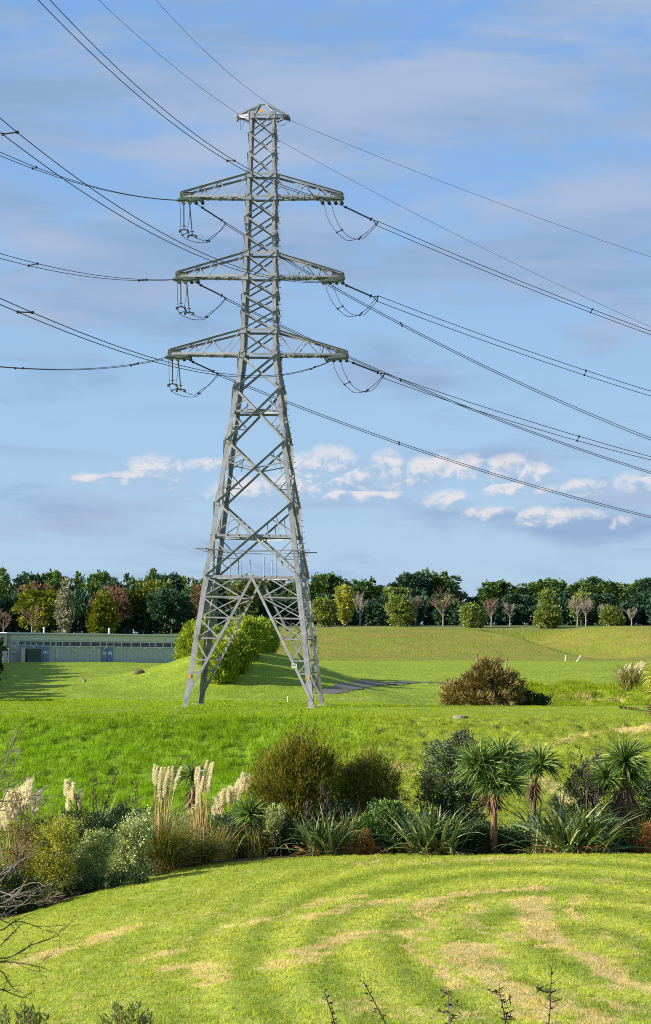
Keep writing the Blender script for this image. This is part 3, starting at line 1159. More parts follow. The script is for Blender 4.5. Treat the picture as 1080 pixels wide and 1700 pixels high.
    # ---- anti-climb guard: outriggers and barbed strands round the body
    mb = MB()
    z = 10.55
    h = TW_(z) / 2
    for i, (sx, sy) in enumerate(CORN):
        c = np.array([sx * h, sy * h, z])
        mb.tube([c + (-sx * 0.8, 0, 0.0), c + (sx * 0.85, sy * 0.1, 0.06)], 0.045, 5)
        mb.tube([c + (0, -sy * 0.5, 0.05), c + (sx * 0.1, sy * 0.85, 0.06)], 0.04, 5)
    for q, dz in ((h + 0.2, 0.0), (h + 0.45, 0.04), (h + 0.7, 0.05), (h - 0.25, 0.0)):
        P = [(-q, -q, z + dz), (q, -q, z + dz), (q, q, z + dz), (-q, q, z + dz), (-q, -q, z + dz)]
        for a, b in zip(P[:-1], P[1:]):
            t = np.linspace(0, 1, 14)[:, None]
            pp = np.array(a) + (np.array(b) - np.array(a)) * t
            pp[:, 2] -= 0.10 * np.sin(pi * t[:, 0])
            mb.tube(pp, 0.011, 4)
    for f in (0, 2):
        for s in (-0.45, -0.22, 0.25, 0.5):
            p = face_pt(f, s, 8.72)
            mb.tube([p, p + (0, 0, 1.35)], 0.03, 5)
    mb.obj('climbing_guard', M['steel'], root)
    sb = MB()
    p = face_pt(0, 0.745, 2.78)
    sb.box(p + (0, -0.06, 0), (0.34, 0.02, 0.28))
    sg = sb.obj('number_plate', M['white_sign'], root)
    kb = MB()
    for q, (dx, w) in enumerate(((-0.10, 0.05), (-0.02, 0.07), (0.08, 0.06))):
        kb.box(p + (dx, -0.075, 0.05), (w, 0.006, 0.09))
    kb.box(p + (0, -0.075, -0.07), (0.22, 0.006, 0.04))
    kb.obj('lettering', M['steel_dark'], sg)
    return root


build_tower()


# ------------------------------------------------------------------ conductors
def plane_hit(px, py, x0, y0, d):
    u, v = uv_of(px, py)
    dx, dy = d
    Y = (x0 * dy - y0 * dx) / (u * dy - dx)
    X = u * Y
    return (X - x0) * dx + (Y - y0) * dy, CZ - v * Y


class Wire:
    def __init__(s, pts, x0, y0, d, deg=2):
        d = np.array(d, float)
        s.d = d / np.linalg.norm(d)
        s.x0, s.y0 = x0, y0
        sz = np.array([plane_hit(a, b, x0, y0, s.d) for a, b in pts])
        s.s0, s.s1 = sz[:, 0].min(), sz[:, 0].max()
        s.c = np.polyfit(sz[:, 0], sz[:, 1], deg)
        s.err = np.abs(np.polyval(s.c, sz[:, 0]) - sz[:, 1]).max()

    def p(s, t):
        t = np.atleast_1d(t)
        return np.stack([s.x0 + s.d[0] * t, s.y0 + s.d[1] * t, np.polyval(s.c, t)], 1)

    def at_px(s, px, py):
        return s.p(plane_hit(px, py, s.x0, s.y0, s.d)[0])[0]


DL = np.array([-0.185, -1.0])
DR = np.array([1.0, 0.40])


def tip_world(x, y, z):
    return tw((x, y, z))


def spacer(parent, a, b):
    mb = MB()
    mb.tube([a, b], 0.03, 5)
    for q in (a, b):
        d = (b - a) / np.linalg.norm(b - a)
        mb.lathe(q - d * 0.05, q + d * 0.05, [(0, 0.0), (0, 0.07), (0.1, 0.07), (0.1, 0)], 7)
    mb.obj('spacer', M['wire'], parent)


TIPS = {'top': (34.8, -5.62, 5.58), 'mid': (29.33, -5.85, 5.72), 'low': (24.0, -6.30, 6.05)}

LEFT = [
    ('top', 1, 'upper right', [(81.7, 0), (217.8, 136), (270, 176), (389, 268), (429, 292), (500, 317)],
     [(60.3, 0), (186.7, 118.6), (270, 189), (377, 268.4), (418, 292), (525.5, 326)], [((377, 268), (389, 268))]),
    ('mid', 1, 'middle right', [(0, 198), (144, 305), (293, 400), (338, 421), (405.6, 448.6), (460, 459.5)],
     [(0, 221), (105, 295.6), (277, 400), (322.8, 421.5), (409.5, 454.5), (460, 463), (530, 469)], [((4, 223), (28, 221))]),
    ('top', -1, 'upper left', [(0, 252), (58, 278), (148, 307.3), (220, 324), (288, 331.8)],
     [(0, 258.6), (54.5, 280), (155.6, 311), (220, 325.5), (288, 332.5)], [((54, 280), (60, 279))]),
    ('mid', -1, 'middle left', [(0, 420.7), (62, 438), (148, 454.8), (237, 464), (285, 464)],
     [(0, 429), (47, 440.6), (148, 460), (237, 465.5), (285, 465)], [((47, 440.6), (62, 438)), ((230, 465), (243, 465))]),
    ('low', 1, 'lower right', [(0, 494), (53, 520), (148, 558.5), (252, 593), (351, 616), (405.6, 624.5), (460, 622.5), (545.6, 600)],
     [(0, 505), (29.6, 518.5), (178, 577.5), (320, 614), (405.6, 626.5), (460, 625), (545.6, 601)], [((29, 518.5), (53, 520)), ((516, 611), (522, 608))]),
    ('low', -1, 'lower left', [(0, 608.5), (38.5, 611), (130, 612.6), (219, 604.5), (268, 595)],
     [(0, 609.5), (38.5, 612), (130, 613.9), (219, 606.5), (268, 597)], [((25, 610), (38, 612)), ((217, 605), (229, 605))]),
]
RIGHT = [
    ('top', 1, 'upper right', [(627.9, 368.1), (674.8, 387.4), (780, 433), (800, 440.4), (983, 513.8), (1080, 549.7)],
     [(624.3, 374), (780, 439.7), (800, 448), (980, 518.8), (1080, 555.6)], [((983, 513.8), (980, 518.8))], (558.5, 337), (620, 366)),
    ('top', -1, 'upper left', [(374, 369.8), (408.9, 390.3), (540, 468), (667.6, 539), (780, 594), (800, 605), (1080, 727)],
     [(374, 373), (408.9, 393.5), (540, 471), (667, 542), (780, 597.6), (800, 607.7), (1080, 730.9)], [((665, 538), (667, 542))], (325, 338), (371, 368)),
    ('mid', 1, 'middle right', [(627.9, 491.4), (780, 548), (800, 555.4), (972.6, 616), (1080, 649)],
     [(625.5, 500), (780, 557), (800, 565), (969.7, 623), (1080, 657.4)], [((972.6, 616), (969.7, 623))], (561, 468), (619, 493)),
    ('mid', -1, 'middle left', [(374.5, 494.5), (403.6, 510), (460, 535), (549.5, 578.5), (578.5, 592), (665, 630.5), (752, 665.8), (780, 676.6), (1080, 783)],
     [(374.5, 497.5), (403.6, 513), (460, 538), (549.5, 581), (665, 633.2), (752, 668.5), (780, 679), (1080, 786)], [((665, 630.5), (665, 633.2))], (322, 468), (371, 492.5)),
    ('low', 1, 'lower right', [(638.7, 619.7), (674.8, 633), (780, 668), (800, 674), (961, 724.7), (1080, 758)],
     [(635, 627), (674.8, 641.5), (780, 677.6), (800, 684.5), (958, 731), (1080, 763.8)], [((961, 724.7), (958, 731))], (572, 597), (631, 620)),
    ('low', -1, 'lower left', [(362, 621), (395, 633), (430, 648), (540, 690), (780, 774), (936, 819.3), (1080, 857)],
     [(362, 624), (395, 636), (430, 651), (540, 693.5), (780, 777), (936, 822.3), (1080, 860)], [((662, 733), (662, 737))], (309, 596), (357, 618)),
]

Y_OFF = {}


def build_wires():
    ends_l, ends_r = {}, {}
    for lev, sg, word, pa, pb_, sps in LEFT:
        zb, xl, xr = TIPS[lev]
        tip = tip_world(xl + 0.78 if sg < 0 else xr - 0.25, -0.62, zb)
        root = thing('conductor_bundle', tip, f'twin overhead cables running up and left from the {word} arm tip', 'cable', 'cables of the span to the left')
        wires = []
        for k, pts in enumerate((pa, pb_)):
            off = 0.22 * (1 if k == 0 else -1)
            w = Wire(pts, tip[0] + off, tip[1], DL, 3 if lev == 'low' else 2)
            wires.append(w)
            t = np.linspace(3.1, w.s1 + 22, 90)
            mb = MB()
            mb.tube(w.p(t) - tip, 0.020, 6)
            mb.obj('conductor', M['wire'], root)
        for a, b in sps:
            spacer(root, wires[0].at_px(*b) - tip if a[1] > b[1] or True else 0, wires[1].at_px(*a) - tip)
        ends_l[(lev, sg)] = (tip, wires)
    for lev, sg, word, pa, pb_, sps, sa, sb_ in RIGHT:
        zb, xl, xr = TIPS[lev]
        tip = tip_world(xl + 1.15 if sg < 0 else xr - 0.2, 0.62 if sg < 0 else 0.3, zb)
        root = thing('conductor_bundle', tip, f'twin overhead cables running down and right from the {word} arm tip', 'cable', 'cables of the span to the right')
        wires = []
        nrm = np.array([-DR[1], DR[0]]) / np.linalg.norm(DR)
        for k, pts in enumerate((pa, pb_)):
            off = nrm * (0.2 if k == 0 else -0.2)
            w = Wire(pts, tip[0] + off[0], tip[1] + off[1], DR, 2)
            wires.append(w)
            t = np.linspace(w.s0 - 0.05, w.s1 + 14, 70)
            mb = MB()
            mb.tube(w.p(t) - tip, 0.023, 6)
            mb.obj('conductor', M['wire'], root)
        for a, b in sps:
            spacer(root, wires[0].at_px(*a) - tip, wires[1].at_px(*b) - tip)
        # yoke ring where the twin cables leave the insulator
        e0, e1 = wires[0].p(wires[0].s0)[0], wires[1].p(wires[1].s0)[0]
        wc = Wire([sa, sb_], tip[0], tip[1], DR, 1)
        q0, q1 = wc.p(wc.s0)[0], wc.p(wc.s1)[0]
        mb = MB()
        mb.tube([q1 - tip, e0 - tip], 0.035, 5)
        mb.tube([q1 - tip, e1 - tip], 0.035, 5)
        mb.tube([e0 - tip, e1 - tip], 0.035, 5)
        mb.obj('yoke', M['wire'], root)
        ends_r[(lev, sg)] = (tip, wires, q0, q1, word)
    # long dark tension insulators of the right-hand span
    for (lev, sg), (tip, wires, q0, q1, word) in ends_r.items():
        d = (q1 - q0) / np.linalg.norm(q1 - q0)
        L = np.linalg.norm(q1 - q0)
        mb = MB()
        a, b = 0.28 * L, 0.93 * L
        prof = [(0, 0.025), (a - 0.2, 0.025), (a - 0.2, 0.075), (a - 0.05, 0.10), (a - 0.05, 0.03), (a, 0.03)]
        n = int((b - a) / 0.075)
        for k in range(n):
            t = a + (b - a) * k / n
            prof += [(t, 0.04), (t + 0.02, 0.078), (t + 0.045, 0.04)]
        prof += [(b, 0.04), (b, 0.15), (b + 0.03, 0.15), (b + 0.03, 0.03), (L, 0.03)]
        mb.lathe(q0, q1, prof, 8)
        o = mb.obj('insulator_string', M['polymer'], None)
        tag(o, f'long dark insulator rod holding the right span at the {word} arm tip', 'insulator', 'insulator rods of the right-hand span')
    # stout glass-disc strings that point at the viewer, left span
    for (lev, sg), (tip, wires) in ends_l.items():
        word = [w for l_, s_, w, *_ in LEFT if (l_, s_) == (lev, sg)][0]
        for k in (0, 1):
            x_in = 0.02 if k == 0 else 0.62
            st = tip + np.array([-0.02 + x_in if sg < 0 else 0.10 - x_in, 0, -0.16])
            en = wires[0].p(3.2)[0] * 0.5 + wires[1].p(3.2)[0] * 0.5 + np.array([0.16 - 0.3 * (1 - k) if sg < 0 else 0.0, 0, 0.0])
            if k == 1:
                en = en + np.array([0.42 if sg < 0 else -0.42, 0, -0.05])
            d = (en - st) / np.linalg.norm(en - st)
            L = np.linalg.norm(en - st)
            mb = MB()
            prof = [(0, 0.03), (0.25, 0.03)]
            n = int((L - 0.45) / 0.16)
            for q in range(n):
                t = 0.28 + q * 0.16
                prof += [(t, 0.04), (t + 0.03, 0.065), (t + 0.05, 0.145), (t + 0.075, 0.15), (t + 0.085, 0.05)]
            prof += [(L - 0.1, 0.03), (L, 0.06)]
            mb.lathe(st, en, prof, 10)
            o = mb.obj('insulator_string', M['glass_disc'], None)
            tag(o, f'{"outer" if k == 0 else "inner"} green glass disc string pointing forward under the {word} arm tip', 'insulator', 'glass insulator strings of the left-hand span')
    # drooping jumpers and the hanging rods on the left
    ja = [(298, 334.7), (299, 350), (299.4, 372), (300.5, 386), (306, 395), (316, 399.5), (328, 402.8), (341, 403), (352, 395.8), (364.4, 383.3), (372.8, 373.6)]
    jb = [(313, 336), (314.5, 348), (313.5, 366), (310.8, 380.6), (314, 389.5), (325.6, 395), (341, 400), (353, 391), (366, 383), (377.6, 375)]
    ra = [(537.5, 337.6), (542, 357), (552.4, 377.8), (565.4, 392), (577, 399.2), (590, 397.6), (603, 390), (621.5, 375)]
    rb = [(549.8, 337.6), (555, 357), (564, 376.5), (574.5, 389.5), (587.4, 396.6), (600.4, 396.5), (610.8, 388.5), (623, 374.6)]
    SHL = {'top': (0, 0), 'mid': (-5, 128), 'low': (-19, 256)}
    SHR = {'top': (0, 0), 'mid': (1, 126.5), 'low': (13, 253)}

    def smooth_curve(P, n=40):
        P = np.asarray(P, float)
        t = np.concatenate([[0], np.cumsum(np.linalg.norm(np.diff(P, axis=0), axis=1))])
        ts = np.linspace(0, t[-1], n)
        return np.stack([_pchip(t, P[:, k], ts) for k in range(3)], 1)

    for lev in ('top', 'mid', 'low'):
        word = {'top': 'upper', 'mid': 'middle', 'low': 'lower'}[lev]
        for sg, A, B, SH, side in ((-1, ja, jb, SHL, 'left'), (1, ra, rb, SHR, 'right')):
            dx, dy = SH[lev]
            tipL = ends_l[(lev, sg)][0]
            q1 = ends_r[(lev, sg)][3]
            root = thing('jumper_loop', tipL, f'slack twin jumper cable looping below the {word} {side} arm tip', 'cable', 'jumper loops under the arm tips')
            cur = []
            for k, pts in enumerate((A, B)):
                n = len(pts)
                D0, D1 = tipL[1] + 0.1 + 0.3 * k, q1[1]
                P = [at(a + dx, b + dy, D0 + (D1 - D0) * (i / (n - 1)) ** 1.3) for i, (a, b) in enumerate(pts)]
                wr = ends_r[(lev, sg)][1][k]
                P[-1] = wr.p(wr.s0)[0]
                C = smooth_curve(P)
                cur.append(C)
                mb = MB()
                mb.tube(C - tipL, 0.020, 6)
                mb.obj('conductor', M['wire'], root)
            for t in ((14, 15), (27, 26)):
                spacer(root, cur[0][t[0]] - tipL, cur[1][t[1]] - tipL)
        dx, dy = SHL[lev]
        tipL = ends_l[(lev, -1)][0]
        for k, (a, b, dd) in enumerate((((304.7, 337), (305, 381), 0.15), ((314.4, 339), (318.8, 390), 0.9))):
            p, q = at(a[0] + dx, a[1] + dy, tipL[1] + dd), at(b[0] + dx, b[1] + dy, tipL[1] + dd)
            L = np.linalg.norm(q - p)
            prof = [(0, 0.03), (0.15, 0.03)]
            n = 24
            for i in range(n):
                t = 0.15 + (L - 0.45) * i / n
                prof += [(t, 0.03), (t + 0.02, 0.062 if k else 0.055), (t + 0.04, 0.03)]
            prof += [(L - 0.28, 0.03), (L - 0.26, 0.14), (L - 0.22, 0.14), (L - 0.2, 0.03), (L, 0.04)]
            mb = MB()
            mb.lathe(p, q, prof, 8)
            mb.tube([q + (-0.28, 0, -0.06), q + (0, 0, 0.0), q + (0.28, 0, -0.06)], 0.05, 6)
            for xx in (-0.28, 0.28):
                mb.box(q + (xx, 0, -0.12), (0.14, 0.12, 0.18))
            o = mb.obj('insulator_string', M['polymer'], None)
            tag(o, f'{"outer" if k == 0 else "inner"} slim insulator hanging straight down from the {word} left arm tip', 'insulator', 'hanging insulators on the left tips')
    # earth wires
    ew = [
        ('thin earth wire running up and left from the left end of the peak', [(163.4, 0), (272, 97), (330, 143), (396, 189.5)], -1, DL),
        ('thin earth wire running up and left from the right end of the peak', [(258.6, 0), (330, 75.5), (420, 153.6), (473, 189)], 1, DL),
        ('thin earth wire running down and right from the right end of the peak', [(479, 199), (500, 207.8), (670, 276), (780.7, 320), (944.7, 380), (1080, 426.5)], 1, DR),
        ('thin earth wire running down and right from the left end of the peak', [(403, 199), (416, 207), (456.7, 230), (621.8, 320), (670, 342.6), (780, 402), (800, 411.5), (1080, 542.6)], -1, DR),
    ]
    for lab, pts, sg, d in ew:
        tip = tip_world(sg * 1.68, -0.2 if d is DL else 0.3, 40.3)
        w = Wire(pts, tip[0], tip[1], d, 2)
        t = np.linspace(w.s0 - 0.1, w.s1 + 18, 80)
        mb = MB()
        mb.tube(w.p(t), 0.013, 5)
        o = mb.obj('earth_wire', M['wire'], None)
        tag(o, lab, 'cable', 'earth wires')
    for sg, pts in ((1, [(459, 201), (463, 207), (468, 208.7), (473, 206), (477, 199)]), (-1, [(398.5, 194), (398.5, 216), (401, 210), (406, 202)])):
        P = np.array([at(a, b, 189.5) for a, b in pts])
        mb = MB()
        mb.tube(smooth_curve(P, 20) if sg > 0 else P, 0.013, 5)
        o = mb.obj('earth_lead', M['wire'], None)
        tag(o, f'short slack earthing lead at the {"right" if sg > 0 else "left"} end of the peak', 'cable')


build_wires()

# ------------------------------------------------------------------ vegetation builders
def unit(v):
    return v / (np.linalg.norm(v, axis=-1, keepdims=True) + 1e-12)


def rand_dirs(r, n):
    return unit(r.normal(size=(n, 3)))


def leaves_mesh(name, P, d, L, W, rnd, mat, r, fold=None):
    """diamond leaves: base P, along d, length L, width W"""
    n = len(P)
    s = unit(np.cross(d, rand_dirs(r, n)))
    L = np.broadcast_to(L, n)[:, None]
    W = np.broadcast_to(W, n)[:, None]
    nn = np.cross(d, s)
    mid = P + d * L * 0.45 + nn * L * 0.06
    V = np.stack([P, mid - s * W / 2, P + d * L - nn * L * 0.05, mid + s * W / 2], 1).reshape(-1, 3)
    return mesh_np(name, V, np.arange(4 * n).reshape(-1, 4), {'rnd': np.repeat(rnd, 4)}, [mat])


def crown(name, mat, lobes, n_cl, per, cl_r, L, W, seed, shell=0.62, up=0.25, out=0.8, rndm=0.7, squash=0.8, parent=None, tipc=0.0, rag=0.1):
    r = np.random.default_rng(seed)
    lobes = np.asarray(lobes, float)
    wts = (lobes[:, 3] * lobes[:, 4] * lobes[:, 5]) ** 0.67
    k = r.choice(len(lobes), n_cl, p=wts / wts.sum())
    dr = rand_dirs(r, n_cl)
    rad = (shell + (1 - shell) * r.random(n_cl) ** 0.7) * (1 + rag * np.clip(r.normal(size=n_cl), -2, 2.2))
    C = lobes[k, :3] + dr * lobes[k, 3:6] * rad[:, None]
    o = unit(dr / lobes[k, 3:6])
    cv = r.random(n_cl)
    i = np.repeat(np.arange(n_cl), per)
    n = len(i)
    csz = cl_r * r.uniform(0.6, 1.35, n_cl)
    P = C[i] + r.normal(size=(n, 3)) * (csz[i] * 0.55)[:, None] * np.array([1, 1, squash])
    d = unit(o[i] * out + np.array([0, 0, up]) + rand_dirs(r, n) * rndm)
    rnd = np.clip(0.55 * cv[i] + 0.45 * r.random(n) + tipc * (P[:, 2] - C[i][:, 2]), 0, 1)
    me = leaves_mesh(name, P, d, L * r.uniform(0.6, 1.3, n), W * r.uniform(0.7, 1.25, n), rnd, mat, r)
    return link(name, me, parent), C


def limbs(name, mat, base, top, r0, C, n, seed, parent=None, r1=None):
    r = np.random.default_rng(seed)
    mb = MB()
    base = np.asarray(base, float)
    top = np.asarray(top, float)
    t = np.linspace(0, 1, 6)[:, None]
    wob = np.cumsum(r.normal(size=(6, 3)) * np.array([0.10, 0.10, 0]) * r0 * 1.2, axis=0)
    wob[0] = 0
    P = base + (top - base) * t + wob
    mb.tube(P, np.linspace(r0, r1 or r0 * 0.35, 6), 7)
    for c in C[r.choice(len(C), min(n, len(C)), replace=False)] if len(C) else []:
        q = r.uniform(0.3, 0.95)
        a = P[0] + (P[-1] - P[0]) * q
        m_ = (a + c) / 2 + np.array([0, 0, 0.12 * np.linalg.norm(c - a)])
        mb.tube([a, m_, c], [r0 * 0.35 * (1.1 - q) + r0 * 0.1, r0 * 0.2, r0 * 0.06], 5)
    return mb.obj(name, mat, parent, True)


def bare_limbs(mb, p, d, L, rad, depth, r, spread=0.55, up=0.25, rmin=0.01, kids=(2, 4), shrink=0.68):
    n = 4
    pts = [p]
    dd = d
    for _ in range(n):
        dd = unit(dd + r.normal(size=3) * 0.10 + np.array([0, 0, up * 0.12]))
        pts.append(pts[-1] + dd * L / n)
    mb.tube(pts, np.linspace(rad, max(rad * 0.6, rmin), n + 1), 3 if depth < 2 else 5, cap=False)
    if depth == 0:
        return
    for _ in range(r.integers(kids[0], kids[1] + 1)):
        q = r.uniform(0.35, 1.0)
        a = pts[0] + (pts[-1] - pts[0]) * q
        k = min(int(q * n), n - 1)
        a = pts[k] + (pts[k + 1] - pts[k]) * (q * n - k)
        nd = unit(dd + rand_dirs(r, 1)[0] * spread * 1.5 + np.array([0, 0, up]))
        bare_limbs(mb, a, nd, L * shrink * r.uniform(0.7, 1.15), max(rad * 0.55, rmin), depth - 1, r, spread, up, rmin, kids, shrink)
    bare_limbs(mb, pts[-1], unit(dd + r.normal(size=3) * 0.12), L * shrink, max(rad * 0.6, rmin), depth - 1, r, spread, up, rmin, kids, shrink)


LM = {
    'ever': leaf_mat('evergreen_leaf', (0.012, 0.030, 0.008), (0.036, 0.066, 0.014), (0.080, 0.115, 0.022), 0.15, 0.2, gain=2.3),
    'ever_b': leaf_mat('bluish_evergreen_leaf', (0.010, 0.026, 0.016), (0.020, 0.045, 0.024), (0.040, 0.072, 0.033), 0.15, 0.2, gain=2.0),
    'olive': leaf_mat('olive_leaf', (0.035, 0.055, 0.012), (0.085, 0.110, 0.024), (0.15, 0.165, 0.040), 0.25, 0.2, gain=2.3),
    'gold': leaf_mat('yellow_green_leaf', (0.050, 0.072, 0.005), (0.125, 0.145, 0.010), (0.22, 0.215, 0.016), 0.25, 0.2, gain=1.4),
    'rust': leaf_mat('rusty_leaf', (0.075, 0.045, 0.028), (0.135, 0.080, 0.048), (0.21, 0.13, 0.08), 0.25, 0.1),
    'silver': leaf_mat('silver_leaf', (0.15, 0.16, 0.10), (0.26, 0.26, 0.17), (0.38, 0.36, 0.25), 0.2, 0.2, gain=1.15),
    'lime': leaf_mat('lime_conifer_leaf', (0.055, 0.092, 0.008), (0.125, 0.170, 0.014), (0.22, 0.25, 0.022), 0.25, 0.15, gain=2.0),
    'manuka': leaf_mat('brown_olive_needle', (0.044, 0.056, 0.008), (0.102, 0.108, 0.014), (0.185, 0.140, 0.024), 0.25, 0.1),
    'manuka_b': leaf_mat('olive_needle', (0.036, 0.046, 0.009), (0.075, 0.082, 0.015), (0.120, 0.108, 0.022), 0.25, 0.1, gain=2.3),
    'copro': leaf_mat('glossy_dark_leaf', (0.022, 0.038, 0.016), (0.050, 0.072, 0.030), (0.105, 0.120, 0.060), 0.15, 0.5, 0.42, gain=2.0),
    'shine': leaf_mat('shiny_green_leaf', (0.022, 0.050, 0.012), (0.060, 0.110, 0.024), (0.150, 0.215, 0.060), 0.15, 0.5, 0.4, gain=2.0),
    'grey': leaf_mat('grey_green_leaf', (0.055, 0.080, 0.022), (0.130, 0.160, 0.052), (0.27, 0.285, 0.13), 0.15, 0.5, 0.4, gain=2.5),
    'yell': leaf_mat('yellowish_leaf', (0.075, 0.090, 0.014), (0.16, 0.165, 0.026), (0.245, 0.225, 0.045), 0.3, 0.2, gain=2.6),
    'brownb': leaf_mat('russet_leaf', (0.045, 0.055, 0.016), (0.15, 0.115, 0.038), (0.33, 0.235, 0.085), 0.2, 0.1),
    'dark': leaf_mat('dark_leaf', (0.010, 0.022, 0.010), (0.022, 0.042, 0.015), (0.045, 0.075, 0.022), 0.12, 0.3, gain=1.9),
    'flax': leaf_mat('flax_blade', (0.030, 0.055, 0.014), (0.085, 0.125, 0.038), (0.28, 0.31, 0.15), 0.2, 0.3, 0.45),
    'flax_dead': leaf_mat('dead_flax_blade', (0.16, 0.075, 0.03), (0.29, 0.15, 0.06), (0.42, 0.27, 0.13), 0.15, 0.2, gain=1.15),
    'sword': leaf_mat('cabbage_tree_blade', (0.028, 0.065, 0.013), (0.075, 0.125, 0.026), (0.165, 0.215, 0.060), 0.22, 0.4, 0.45, gain=1.8),
    'skirt': leaf_mat('dry_skirt', (0.09, 0.055, 0.035), (0.17, 0.105, 0.062), (0.27, 0.18, 0.11), 0.15, 0.1, gain=1.15),
    'tussock': leaf_mat('tussock_blade', (0.070, 0.092, 0.014), (0.16, 0.165, 0.034), (0.32, 0.27, 0.085), 0.3, 0.2),
    'stalk': leaf_mat('straw_stalk', (0.30, 0.20, 0.075), (0.42, 0.29, 0.12), (0.52, 0.40, 0.19), 0.1, 0.2, gain=1.15),
    'plume': leaf_mat('cream_plume', (0.70, 0.60, 0.46), (0.80, 0.72, 0.60), (0.88, 0.83, 0.75), 0.5, 0.05, gain=1.15),
    'pod': leaf_mat('dark_seed_pod', (0.020, 0.014, 0.012), (0.045, 0.030, 0.024), (0.09, 0.06, 0.045), 0.0, 0.2, gain=1.15),
    'fern': leaf_mat('dead_fern', (0.17, 0.075, 0.025), (0.30, 0.14, 0.05), (0.42, 0.22, 0.09), 0.2, 0.1, gain=1.15),
}


def ribbons(base, az, el0, L, W, droop, r, K=7, tipw=0.1, twist=0.3):
    """arching strap leaves, folded along the middle"""
    n = len(az)
    ts = np.linspace(0, 1, K)
    V = np.zeros((n, K, 3, 3))
    pos = np.array(base, float) if np.ndim(base) == 2 else np.tile(np.asarray(base, float), (n, 1))
    el = np.array(el0, float)
    tw_ = r.normal(size=n) * twist
    hd = np.stack([np.cos(az), np.sin(az), np.zeros(n)], 1)
    sdh = np.stack([-np.sin(az), np.cos(az), np.zeros(n)], 1)
    for k in range(K):
        d = hd * np.cos(el)[:, None] + np.array([0, 0, 1.0]) * np.sin(el)[:, None]
        nn = -hd * np.sin(el)[:, None] + np.array([0, 0, 1.0]) * np.cos(el)[:, None]
        s = sdh * np.cos(tw_)[:, None] + nn * np.sin(tw_)[:, None]
        n2 = np.cross(s, d)
        t = ts[k]
        w = W * (0.55 + 0.9 * t if t < 0.5 else max(tipw, 2.0 * (1 - t) ** 0.8))
        w = np.broadcast_to(w, n)[:, None]
        V[:, k, 0] = pos - s * w / 2 + n2 * w * 0.12
        V[:, k, 1] = pos - n2 * w * 0.12
        V[:, k, 2] = pos + s * w / 2 + n2 * w * 0.12
        pos = pos + d * (L / (K - 1))[:, None]
        el = el - droop * (0.25 + 1.5 * t) / (K - 1)
    V = V.reshape(-1, 3)
    b = (np.arange(n) * K * 3)[:, None, None, None]
    k = (np.arange(K - 1) * 3)[None, :, None, None]
    c = np.arange(2)[None, None, :, None]
    q = np.array([0, 1, 4, 3])[None, None, None, :]
    Q = (b + k + c + q).reshape(-1, 4)
    return V, Q, K * 3


def flax(px, D, spread, height, label, seed, n=95, dead=26, stalks=0, stalk_h=1.0, group='flax clumps along the bed', mat='flax', wid=0.095, lean=0.0):
    g0 = ground(px, D)
    r = np.random.default_rng(seed)
    root = thing('flax_clump', g0, label, 'flax', group)
    az = r.uniform(0, 2 * pi, n)
    el = np.clip(r.normal(0.92, 0.32, n), 0.15, 1.5)
    n = len(az)
    L = height * r.uniform(0.75, 1.25, n) * (1.05 + 0.25 * (1.3 - el))
    dr = np.clip(r.normal(0.95, 0.55, n), 0.1, 2.4)
    rr = spread * 0.28
    b = np.stack([r.normal(size=n) * rr, r.normal(size=n) * rr * 0.8, np.zeros(n)], 1)
    V, Q, per = ribbons(b, az, el, L, wid * r.uniform(0.7, 1.2, n), dr, r, 9)
    rnd = np.repeat(np.clip(r.normal(0.5, 0.27, n), 0, 1), per)
    link('leaf_fan', mesh_np('leaf_fan', V, Q, {'rnd': rnd}, [LM[mat]]), root)
    if dead:
        az = r.uniform(0, 2 * pi, dead)
        V, Q, per = ribbons(np.stack([r.normal(size=dead) * rr, r.normal(size=dead) * rr, np.full(dead, 0.05)], 1), az,
                            r.uniform(0.1, 0.8, dead), height * r.uniform(0.35, 0.7, dead), wid * 0.9, r.uniform(0.6, 1.6, dead), r, 7)
        link('dead_leaves', mesh_np('dead_leaves', V, Q, {'rnd': np.repeat(r.random(dead), per)}, [LM['flax_dead']]), root)
    for k in range(stalks):
        flower_stalk(root, r, stalk_h * r.uniform(0.8, 1.15), r.normal(size=2) * rr)
    return root


def flower_stalk(root, r, h, off):
    mb = MB()
    ln = r.normal(size=2) * 0.16
    t = np.linspace(0, 1, 8)
    P = np.stack([off[0] + ln[0] * h * t ** 1.5, off[1] + ln[1] * h * t ** 1.5, h * t], 1)
    mb.tube(P, np.linspace(0.022, 0.010, 8), 5, 0.4)
    for q in np.linspace(0.52, 0.98, 11):
        p = P[0] * 0 + np.array([np.interp(q, t, P[:, k]) for k in range(3)])
        for _ in range(r.integers(2, 5)):
            a = r.uniform(0, 2 * pi)
            d = np.array([cos(a), sin(a), 0.7])
            e = p + d * 0.13 * r.uniform(0.6, 1.2)
            mb.tube([p, e, e + np.array([0, 0, 0.11])], [0.008, 0.018, 0.008], 4, r.random())
    mb.obj('flower_stalk', LM['pod'], root)


def sword_head(parent, c, R, n, seed, mat='sword', wid=0.058, lo=-0.5, name='leaf_head'):
    r = np.random.default_rng(seed)
    az = r.uniform(0, 2 * pi, n)
    el = np.arcsin(np.clip(r.uniform(lo, 1.0, n), -1, 1))
    V, Q, per = ribbons(np.asarray(c, float), az, el, R * r.uniform(0.8, 1.15, n), wid * r.uniform(0.8, 1.2, n), np.clip(r.normal(0.85, 0.4, n), 0, 2.0), r, 7, 0.05, 0.8)
    return link(name, mesh_np(name, V, Q, {'rnd': np.repeat(np.clip(r.normal(0.5, 0.28, n), 0, 1), per)}, [LM[mat]]), parent)


